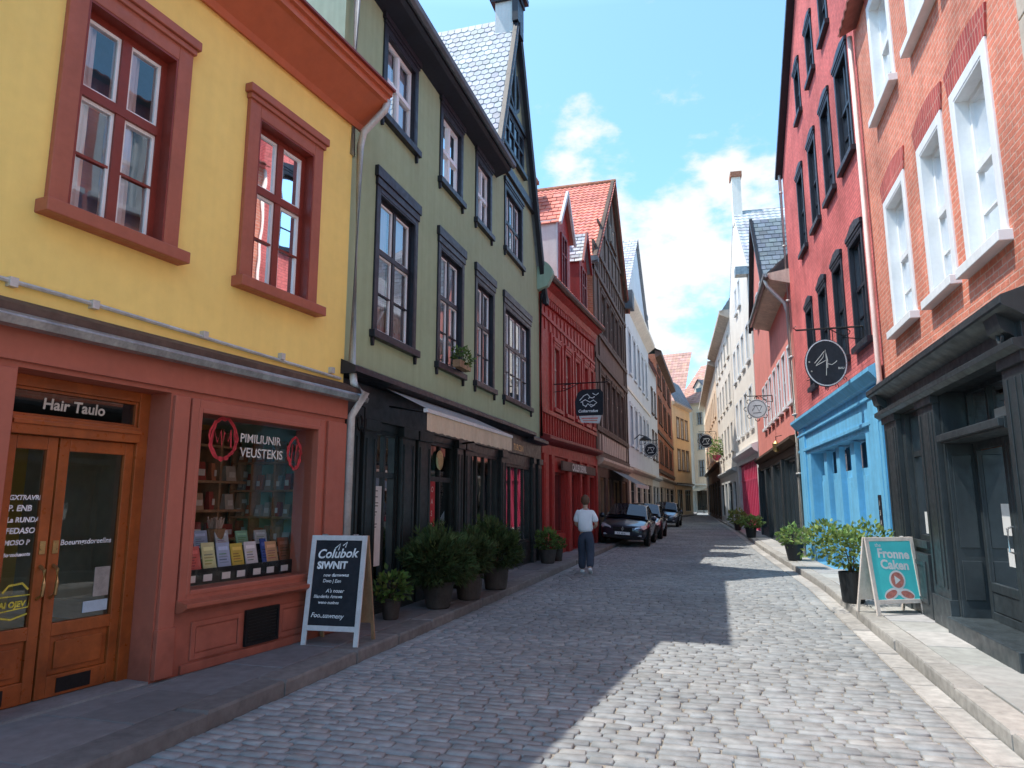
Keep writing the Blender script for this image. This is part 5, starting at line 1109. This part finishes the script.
plant('potted_shrub', 'farthest conifer shrub in a straight clay pot before the green house', (-3.84, 12.2, PZ), .40, .19, .23, M['pot'], (.38, .38, .34), .70, 2300, .085, M['needle'], 'needle', 'conifer shrubs along the green house', extra=(((.1, -.1, .95), (.25, .25, .25), 350),))
plant('potted_plant', 'low leafy plant in a dark tub by the crimson house', (-4.15, 17.5, PZ), .34, .17, .22, M['pot'], (.25, .25, .24), .56, 420, .10, M['leaf'], 'leaf', rim=False)
plant('potted_plant', 'little plant in a small tub tight beside the tub at the crimson house', (-4.05, 18.25, PZ), .30, .10, .13, M['pot'], (.16, .16, .14), .44, 220, .08, M['leaf'], 'leaf', rim=False)
plant('potted_plant', 'fresh green plant in a tapered black pot beside the blue shopfront', (1.86, 20.1, PZ), .42, .17, .24, M['potblack'], (.36, .34, .24), .62, 480, .10, M['leaflit'], 'leaf', rim=False)
plant('potted_bush', 'wide bright green bush in a black pot behind the turquoise board', (1.92, 12.1, PZ), .46, .16, .19, M['potblack'], (.34, .32, .28), .80, 400, .085, M['leaflit'], 'leaf', rim=False, cat='potted bush', extra=(((.2, -.3, .95), (.32, .32, .25), 200), ((-.2, .35, .9), (.34, .36, .26), 220), ((.3, .3, 1.02), (.28, .28, .2), 140)))
plant('potted_plant', 'straggly plant in a black pot outside the raspberry pink shop', (1.28, 31.8, PZ), .44, .18, .24, M['potblack'], (.42, .4, .22), .66, 420, .14, M['leaflit'], 'leaf', rim=False)
plant('potted_plant', 'small bushy plant on the pavement beyond the raspberry pink shop', (.95, 39.5, PZ), .40, .15, .2, M['potblack'], (.40, .4, .36), .7, 420, .15, M['leaflit'], 'leaf', rim=False)
# window box on the green house
t = thing('window_box', 'little flower box on the second window sill of the green house', 'window box', (-4.44, 11.95, 4.05), math.pi/2)
m = MB(); m.box(-.30, .30, -.08, .06, 0, .13); m.build('box', M['wood'], t); m = MB(); leafmesh(m, (0, -.02, .22), 260, (.34, .14, .17), .07); m.build('foliage', M['leaf'], t, normals=False); 

# ---- hanging signs
def hang(name, label, x0, x1, y, zb, sgn, board, mat, scroll=True):
    t = thing(name, label, 'sign', (0, 0, 0)); wall_x = x0
    m = MB(); m.tube([(x0, y, zb), (x1, y, zb)], .018, 6); m.tube([(x0, y, zb-.0), (x0, y, zb-.25)], .016, 6)
    n = 14; c = (x0+(x1-x0)*.28, zb-.10); m.tube([(c[0]+(x1-x0)*.12*math.cos(a*.5)*(1-a/22), y, c[1]+.09*math.sin(a*.5)*(1-a/22)) for a in range(n)], .010, 5)
    m.tube([(x0, y, zb-.24), (x0+(x1-x0)*.25, y, zb-.2), (x0+(x1-x0)*.5, y, zb-.01)], .011, 5); m.tube([(x1, y, zb), (x1+(x1-x0)*.04, y, zb+.05), (x1, y, zb+.08)], .012, 5)
    m.build('bracket', M['iron'], t); return t
t = hang('oval_sign', 'black oval hanging sign with a thin white monogram over the blue shopfront', 2.74, 1.58, 14.0, 4.86, 1, None, None)
cx, cy, cz, rx, rz_ = 2.06, 14.0, 4.20, .37, .45
el = [(cx+rx*math.cos(k*math.pi/20), cz+rz_*math.sin(k*math.pi/20)) for k in range(40)]
m = MB(); m.plate(el, cy-.025, cy+.025); b = m.build('board', M['slate'], t)
m = MB(); i0 = m.ribbon([(cx+(rx-.02)*math.cos(k*math.pi/20), cz+(rz_-.02)*math.sin(k*math.pi/20)) for k in range(40)], .022, lambda x, z: (x, cy-.028, z), True); m.build('rim', M['steel'], t)
m = MB(); g = lambda x, z: (cx+x, cy-.029, cz+z)
for st in ([(-.17, -.03), (-.05, .10), (.0, .25), (.01, .02), (-.01, -.24)], [(-.20, .0), (-.10, .12), (-.02, .22)], [(-.18, -.05), (-.05, .02), (.02, .06), (.03, -.02), (.10, -.04), (.16, .0), (.19, .03)], [(.0, .22), (.03, .05), (.02, -.10)]): m.ribbon(st, .012, g)
text_mesh(m, 'BAU', .055, lambda x, z: g(x+.20, z-.13), 0, bold=.001); m.ribbon(loop(-.29, .03, .012, .012, 8, 0), .008, g); m.ribbon(loop(-.26, -.15, .010, .010, 8, 0), .008, g)
m.build('monogram', M['letter'], t)
m = MB()
for x in (-.15, .15): m.tube([(cx+x, cy, cz+rz_*.88), (cx+x, cy, 4.86)], .008, 5)
m.build('hook', M['iron'], t)
m = MB()
for k in range(5): a = -2.5+k*.45; m.tube([(cx+(rx+.03+.04*math.cos(q))*math.cos(a+.06*math.sin(q)), cy, cz+(rz_+.03+.04*math.cos(q))*math.sin(a+.06*math.sin(q))) for q in (0, 1, 2, 3, 4, 5)], .007, 4)
m.build('scrollwork', M['iron'], t)

t = hang('hanging_sign', 'dark blue shield sign with white drawing hanging on the crimson house', -4.58, -2.95, 20.0, 5.06, 1, None, None)
cx, cy, cz = -3.46, 20.0, 4.46; hw = .40
shp = [(cx-hw, cz-.28), (cx-hw*.95, cz-.36), (cx+hw*.95, cz-.36), (cx+hw, cz-.28), (cx+hw*1.02, cz+.30), (cx+hw*.8, cz+.40), (cx-hw*.5, cz+.40), (cx-hw*.85, cz+.30), (cx-hw*1.05, cz+.05)]
m = MB(); m.plate(shp, cy-.03, cy+.03); m.build('board', M['slate'], t)
m = MB(); m.plate([(cx-hw*.8, cz-.37), (cx+hw*.85, cz-.37), (cx+hw*.7, cz-.60), (cx-hw*.6, cz-.56)], cy-.02, cy+.02); m.build('lower_board', M['offwhite'], t)
m = MB(); g = lambda x, z: (cx+x, cy-.034, cz+z)
for st in ([(-.28, .08), (-.15, .22), (-.05, .26), (.02, .18), (-.02, .12)], [(-.25, .02), (-.12, .10), (.02, .02), (.12, .08), (.22, .0), (.12, -.08), (.02, -.04)], [(-.12, -.12), (-.04, -.02), (.06, -.12), (.16, -.06)], [(.10, .28), (.20, .22), (.28, .28)], [(-.2, .05), (-.18, -.06), (-.08, -.1)], [(.0, .16), (.1, .14), (.16, .18)]): m.ribbon(st, .022, g)
text_mesh(m, 'Cofterrsdue', .115, lambda x, z: g(x-.33, z-.27), .15, bold=.003); m.build('drawing', M['chalk'], t)
m = MB(); m.box(cx-.24, cx+.24, cy-.023, cy-.021, cz-.47, cz-.43); m.box(cx-.2, cx+.22, cy-.023, cy-.021, cz-.53, cz-.50); m.build('print', M['pink'], t)
m = MB()
for x in (-.25, .25): m.tube([(cx+x, cy, cz+.38), (cx+x, cy, 5.06)], .010, 5)
m.build('hook', M['iron'], t)
def smallsign(name, label, wx, x, y, z, r, mat, white=True):
    t = hang(name, label, wx, x-(wx-x)/abs(wx-x)*r*.9, y, z+r*1.35, 1, None, None)
    m = MB(); e = [(x+r*math.cos(k*math.pi/12), z+r*math.sin(k*math.pi/12)) for k in range(24)]; m.plate(e, y-.03, y+.03); m.build('board', mat, t)
    m = MB(); g = lambda a, b: (x+a*r, y-.034, z+b*r)
    m.ribbon([(.9*math.cos(k*math.pi/12), .9*math.sin(k*math.pi/12)) for k in range(24)], .05, g, True)
    for st in ([(-.5, -.2), (-.1, .4), (.2, -.3), (.5, .3)], [(-.4, .3), (.4, .35)], [(-.4, -.45), (.4, -.4)]): m.ribbon(st, .06, g)
    m.build('drawing', M['chalk'] if white else M['iron'], t)
    m = MB(); m.tube([(x, y, z+r), (x, y, z+r*1.35)], .012, 5); m.build('hook', M['iron'], t)
    for k in range(8):
        m = MB(); a = k*math.pi/4; m.tube([(x+(r*1.05+.09*math.sin(q))*math.cos(a+.2*math.cos(q)), y, z+(r*1.05+.09*math.sin(q))*math.sin(a+.2*math.cos(q))) for q in (0, .8, 1.6, 2.4, 3.1)], .014, 4); m.build('scrollwork', M['iron'], t)
    return t
smallsign('wrought_sign', 'small pale round sign in curled iron on the salmon house', 2.12, 1.56, 27.5, 5.05, .36, M['offwhite'], False)
smallsign('round_sign', 'round black wrought sign far along the right side of the street', .05, -.75, 62, 6.7, .6, M['slate'], True)
smallsign('round_sign', 'dark round sign hanging on the white house on the left', -4.40, -3.75, 43.0, 4.7, .42, M['slate'], True)
# lamps
t = thing('wall_lantern', 'yellow brass lantern hanging below the cornice of the salmon house shop', 'lantern', (2.0, 25.6, 3.35))
m = MB(); m.lathe([(.02, .34), (.10, .26), (.12, .24), (.10, .0), (.05, -.04)], 8); m.build('lamp_glass', M['brass'], t); m = MB(); m.tube([(0, 0, .33), (0, 0, .48), (.2, 0, .52)], .015, 6); m.build('bracket', M['iron'], t)
t = thing('wall_lamp', 'dark dish lamp on a curved arm on the white house', 'wall lamp', (-4.4, 40.0, 5.1))
m = MB(); m.tube([(0, 0, 0), (.3, 0, .25), (.6, 0, .15)], .03, 6); m.build('arm', M['iron'], t); m = MB(); m.lathe([(.06, .16), (.16, .10), (.36, -.05), (.34, -.06)], 16, (.62, 0, 0)); m.build('lamp_shade', M['iron'], t)
t = thing('hanging_basket', 'red flowers in a hanging basket on the far right wall', 'flower basket', (.05, 56, 5.0))
m = MB(); m.lathe([(.08, -.3), (.30, -.1), (.36, .1), (.30, .08)], 14); m.build('basket', M['pinkpaint'], t); m = MB(); leafmesh(m, (0, 0, .3), 300, (.5, .5, .4), .16); leafmesh(m, (.1, 0, .9), 200, (.4, .4, .5), .16); m.build('foliage', M['leaflit'], t, normals=False)
m = MB(); m.tube([(.4, 0, .9), (0, 0, .95), (0, 0, .1)], .02, 5); m.build('bracket', M['iron'], t)

# ---- parked cars (nose towards the camera)
def car(label, loc, rz, roll, paintm, w=.88, h=1.46, Ln=4.25, light=True, emblem=True):
    t = thing('parked_car', label, 'car', loc, rz, 'cars parked along the left kerb'); t.rotation_euler = (0, roll, rz)
    k = w/.88
    st = [(0.0, .60, .36, .50, .60), (.07, .74, .25, .50, .69), (.35, .84, .2, .58, .79), (.75, .87, .2, .62, .87), (1.12, .88, .2, .64, .95), (1.7, .88, .2, .66, .97), (3.0, .88, .2, .67, .99), (3.6, .87, .22, .68, 1.0), (4.05, .82, .26, .66, .97), (4.2, .72, .34, .6, .88), (4.25, .6, .42, .56, .75)]
    m = MB(); rings = []
    for y, ww, zb, zm, zt in st:
        y = y*Ln/4.25; ww *= k; half = [(0, zb), (ww*.86, zb), (ww*.98, zb+.10), (ww, zm), (ww*.975, zm+(zt-zm)*.55), (ww*.90, zt-.015), (ww*.6, zt+.015), (0, zt+.03)]
        ring = [(x, y, z) for x, z in half]+[(-x, y, z) for x, z in half[-2:0:-1]]; rings.append(m.add(ring)); nn = len(ring)
    for a, b in zip(rings, rings[1:]):
        for j in range(nn): m.face((a+j, a+(j+1) % nn, b+(j+1) % nn, b+j))
    m.face(range(rings[0], rings[0]+nn)); m.face(range(rings[-1], rings[-1]+nn)); m.build('body', paintm, t, smooth=True, sub=2)
    # cabin shell
    zb = .95; rf_ = h; m = MB(); cab = [(1.0, .78, zb), (1.85, .62, rf_-.05), (2.3, .63, rf_), (3.0, .62, rf_-.01), (3.45, .58, rf_-.09), (4.02, .70, zb+.03)]
    rings = []
    for y, ww, z in cab: ww *= k; rings.append(m.add([(-ww, y, z), (-ww*.5, y, z+.03), (ww*.5, y, z+.03), (ww, y, z)]))
    for a, b in zip(rings, rings[1:]):
        for j in range(3): m.face((a+j, a+j+1, b+j+1, b+j))
    base = [(1.0, .79), (1.7, .80), (2.5, .80), (3.3, .79), (4.02, .71)]
    for sg in (-1, 1):
        lowp = m.add([(sg*x*k, y, zb-.03) for y, x in base]); topi = [r+(0 if sg < 0 else 3) for r in rings]
        m.face([lowp+j for j in range(5)]+topi[::-1])
    m.build('roof', paintm, t, smooth=False, bevel=.02)
    def lp(a, b, q): return tuple(lerp(x, y, q) for x, y in zip(a, b))
    m = MB(); A, B, C, D = (-.70*k, 1.08, zb+.07), (.70*k, 1.08, zb+.07), (.57*k, 1.80, rf_-.055), (-.57*k, 1.80, rf_-.055); e = Vector((0, -.03, .045)); mid0 = Vector((0, 1.05, zb+.10)); mid1 = Vector((0, 1.79, rf_-.02))
    m.poly([Vector(A)+e, mid0+e, mid1+e, Vector(D)+e]); m.poly([mid0+e, Vector(B)+e, Vector(C)+e, mid1+e]); m.build('windscreen', M['carglass'], t, smooth=True)
    for sg in (-1, 1):
        for (ya, yb, yc, yd) in ((1.35, 2.30, 2.30, 1.95), (2.40, 3.30, 3.02, 2.40)):
            def sp(y, q): return (sg*(lerp(.80, .635, q)*k+.012), y, lerp(zb+.02, rf_-.09, q))
            m = MB(); m.poly([sp(ya, 0), sp(yb, 0), sp(yc, 1), sp(yd, 1)]); m.build('side_window', M['carglass'], t)
        m = MB(); m.lathe([(.015, -.05), (.09, -.03), (.10, .03), (.06, .07)], 12, (sg*.96*k, 1.42, 1.0), 'y'); m.bar((sg*.85*k, 1.45, .97), (sg*.92*k, 1.44, .98), .04); m.build('wing_mirror', paintm, t)
        m = MB(); hl = [(sg*.40*k, .035, .595), (sg*.72*k, .14, .60), (sg*.80*k, .33, .66), (sg*.76*k, .38, .76), (sg*.60*k, .17, .73), (sg*.42*k, .06, .66)]
        c = Vector((sg*.62*k, .06, .67)); i = m.add([Vector(p)+Vector((sg*.015, -.02, .01)) for p in hl]+[c+Vector((sg*.03, .02, .012))])
        for j in range(6): m.face((i+j, i+(j+1) % 6, i+6))
        m.build('headlight', M['lampglass'], t)
        m = MB(); m.box(sg*.60*k-.07, sg*.60*k+.07, .03, .05, .36, .42); m.build('fog_light', M['lampglass'], t)
        for y in (.80, 3.42):
            m = MB(); m.lathe([(.20, -.09), (.29, -.10), (.315, -.07), (.32, 0), (.315, .07), (.29, .10), (.20, .09)], 24, (sg*.80*k, y, .32), 'x'); wl = m.build('wheel', M['rubber'], t, smooth=True)
            m = MB(); m.lathe([(.205, -.085), (.21, .085), (.19, .092), (.15, .08), (.06, .075), (.05, .09), (.01, .09)] if sg > 0 else [(.205, .085), (.21, -.085), (.19, -.092), (.15, -.08), (.06, -.075), (.05, -.09), (.01, -.09)], 20, (sg*.80*k, y, .32), 'x'); m.build('rim', M['steel'], wl)
            m = MB(); m.lathe([(.385, 0), (.38, .004)], 24, (sg*(.874)*k if sg > 0 else sg*.878*k, y, .34), 'x'); m.build('wheel_arch', M['rubber'], t)
    m = MB(); m.box(-.34*k, .34*k, -.012, .03, .52, .66)
    for j in range(3): m.box(-.33*k, .33*k, -.02, -.012, .54+j*.045, .552+j*.045)
    m.build('grille', M['rubber'], t)
    if emblem:
        m = MB(); m.plate([(0, .52), (.05, .60), (0, .70), (-.05, .60)], -.035, -.02); m.build('badge', M['chrome'], t)
    m = MB(); m.box(-.27, .27, -.03, -.014, .395, .495); pl = m.build('number_plate', M['white'], t); m = MB(); text_mesh(m, 'KZ 4816', .085, lambda a, b: (-.19+a, -.032, .415+b)); m.build('lettering', M['slate'], pl)
    m = MB(); m.box(-.62*k, .62*k, .005, .06, .27, .37); m.build('air_intake', M['rubber'], t)
    m = MB(); m.tube([(-.5*k, 1.02, .99), (-.05, .99, 1.0)], .012, 5); m.tube([(.1, .99, 1.0), (.5*k, 1.02, .99)], .012, 5); m.build('wiper', M['rubber'], t)
    return t
car('dark blue hatchback parked half on the pavement nearest the walking man', (-3.40, 25.9, .06), 0, math.radians(4.0), carpaint('midnight blue car paint', (.018, .024, .042)), .9)
car('dark grey car close behind the first parked car, mostly hidden', (-3.34, 31.2, .06), 0, math.radians(4.0), carpaint('graphite car paint', (.03, .03, .032)), .9, emblem=False)
car('slate blue car parked farther off on the left, alone', (-3.45, 46.5, .06), math.radians(-1), math.radians(4.0), carpaint('slate blue car paint', (.05, .065, .09)), .92, 1.5, emblem=False)
# dark cafe screen with tables at the far end
for k, (x, y) in enumerate(((-1.9, 100.5), (-.9, 101))):
    t = thing('cafe_table', 'dark cafe table standing at the far end of the street', 'table', (x, y, 0), 0, 'cafe tables at the far end'); m = MB(); m.lathe([(.6, .95), (.6, 1.0)], 16); m.build('tabletop', M['black'], t); m = MB(); m.lathe([(.3, 0), (.05, .06), (.05, .95)], 10); m.build('pedestal', M['iron'], t)

# ---- the walking man
def skin(name, joints, edges, mat, parent, sub=2):
    me = bpy.data.meshes.new(name); me.from_pydata([j[:3] for j in joints], edges, []); me.materials.append(mat)
    o = bpy.data.objects.new(name, me); COL.objects.link(o); o.parent = parent
    bm = bmesh.new(); bm.from_mesh(me); lay = bm.verts.layers.skin.verify(); bm.verts.ensure_lookup_table()
    for v, j in zip(bm.verts, joints): r = j[3]; v[lay].radius = r if isinstance(r, tuple) else (r, r); v[lay].use_root = False
    bm.verts[0][lay].use_root = True; bm.to_mesh(me); bm.free()
    sk = o.modifiers.new('skin', 'SKIN'); sk.use_smooth_shade = True; sk.branch_smoothing = .4
    sb = o.modifiers.new('subdivide', 'SUBSURF'); sb.levels = sub; sb.render_levels = sub
    return o
P = thing('person', 'man seen from behind walking away in white t-shirt and dark trousers', 'person', (-3.0, 16.5, 0), math.radians(4))
bj = [(0, 0, .95, (.12, .08)), (0, .0, 1.12, (.11, .075)), (0, .015, 1.32, (.12, .075)), (0, .0, 1.42, (.07, .06)), (0, .02, 1.51, (.058, .058)), (0, .045, 1.575, (.068, .078)), (0, .05, 1.655, (.082, .098)), (0, .045, 1.72, (.066, .078)),
      (-.16, 0, 1.39, .05), (-.205, -.01, 1.24, .048), (-.225, .0, 1.11, .042), (-.17, .17, 1.06, .034), (-.11, .24, 1.07, (.03, .04)),
      (.16, 0, 1.39, .05), (.222, -.02, 1.24, .048), (.258, -.03, 1.11, .042), (.20, .14, 1.04, .034), (.12, .24, 1.06, (.03, .04)),
      (-.09, .0, .88, .095), (-.10, .14, .50, .062), (-.11, .16, .26, .054), (-.11, .17, .08, .04), (-.115, .29, .035, .035),
      (.09, .0, .88, .095), (.10, .0, .50, .062), (.105, -.10, .27, .054), (.105, -.20, .13, .04), (.11, -.10, .05, .035)]
be = [(0, 1), (1, 2), (2, 3), (3, 4), (4, 5), (5, 6), (6, 7), (2, 8), (8, 9), (9, 10), (10, 11), (11, 12), (2, 13), (13, 14), (14, 15), (15, 16), (16, 17), (0, 18), (18, 19), (19, 20), (20, 21), (21, 22), (0, 23), (23, 24), (24, 25), (25, 26), (26, 27)]
skin('body', bj, be, M['skin'], P)
sj = [(0, 0, .90, (.215, .165)), (0, .0, 1.08, (.205, .16)), (0, .0, 1.28, (.215, .155)), (0, -.005, 1.41, (.15, .12)), (-.175, 0, 1.405, .088), (-.208, -.01, 1.25, .080), (-.222, -.0, 1.15, .078), (.175, 0, 1.405, .088), (.226, -.018, 1.25, .080), (.248, -.024, 1.15, .078), (0, .01, 1.47, (.075, .072))]
skin('t_shirt', sj, [(0, 1), (1, 2), (2, 3), (2, 4), (4, 5), (5, 6), (2, 7), (7, 8), (8, 9), (3, 10)], M['shirt'], P)
tj = [(0, 0, .92, (.175, .135)), (-.095, 0, .82, (.125, .125)), (-.10, .13, .50, .105), (-.11, .15, .26, .098), (-.11, .16, .07, .095), (.095, 0, .82, (.125, .125)), (.10, .0, .50, .105), (.105, -.09, .27, .096), (.105, -.185, .13, .092), (0, 0, 1.0, (.165, .12))]
skin('trousers', tj, [(0, 1), (1, 2), (2, 3), (3, 4), (0, 5), (5, 6), (6, 7), (7, 8), (0, 9)], M['trousers'], P)
for (x, y, z, tip) in ((-.115, .20, 0, 0), (.11, -.19, .06, -.5)):
    m = MB(); c_, s_ = math.cos(tip), math.sin(tip); T = lambda px, py, pz: (x+px, y+py*c_-pz*s_, z+py*s_+pz*c_)
    rg = []
    for py, ww, hh in ((-.075, .03, .05), (-.06, .042, .085), (.0, .045, .095), (.07, .046, .075), (.14, .05, .055), (.19, .042, .04), (.205, .02, .025)):
        rg.append(m.add([T(-ww, py, .0), T(ww, py, .0), T(ww*1.02, py, .025), T(ww*.8, py, hh), T(-ww*.8, py, hh), T(-ww*1.02, py, .025)]))
    for a, b in zip(rg, rg[1:]):
        for j in range(6): m.face((a+j, a+(j+1) % 6, b+(j+1) % 6, b+j))
    m.face(range(rg[0], rg[0]+6)); m.face(range(rg[-1], rg[-1]+6)); m.build('shoe', M['shoe'], P, smooth=True, sub=1)
m = MB(); rg = []
for k in range(12):
    a = -1.05+(math.pi/2+1.0)*k/11; rr = max(.08, math.cos(a)); row = []
    for q in range(20):
        th = q*math.pi/10; x, y = .103*rr*math.cos(th)*(1+R(-.05, .05)), .122*rr*math.sin(th)*(1+R(-.05, .05)); z = 1.668+.130*math.sin(a)+R(-.005, .005)
        if math.sin(th) > .25: z = max(z, 1.70+.004*k)
        row.append((x, .035+y, z))
    rg.append(m.add(row))
for a, b in zip(rg, rg[1:]):
    for j in range(20): m.face((a+j, a+(j+1) % 20, b+(j+1) % 20, b+j))
m.face(range(rg[-1], rg[-1]+20)); m.build('hair', M['hair'], P, smooth=True, sub=1)
for sx in (-1, 1):
    m = MB(); m.lathe([(.006, -.012), (.026, -.008), (.030, .0), (.018, .010)], 10, (sx*.088, .05, 1.635), 'x'); m.build('ear', M['skin'], P, smooth=True)
    m = MB(); m.lathe([(.003, -.012), (.011, -.006), (.012, 0), (.008, .008)], 8, (sx*.033, .142, 1.655), 'y'); m.build('eye', M['slate'], P, smooth=True)
m = MB(); m.hexa([(-.016, .135, 1.61), (.016, .135, 1.61), (.016, .17, 1.612), (-.016, .17, 1.612), (-.007, .135, 1.665), (.007, .135, 1.665), (.006, .148, 1.665), (-.006, .148, 1.665)]); m.build('nose', M['skin'], P, smooth=True)
t = thing('phone', 'small dark phone held in front of the walking man', 'phone', (-3.02, 16.75, 1.08)); m = MB(); m.box(-.07, .07, -.004, .004, -.035, .035); m.build('case', M['slate'], t, bevel=.003)
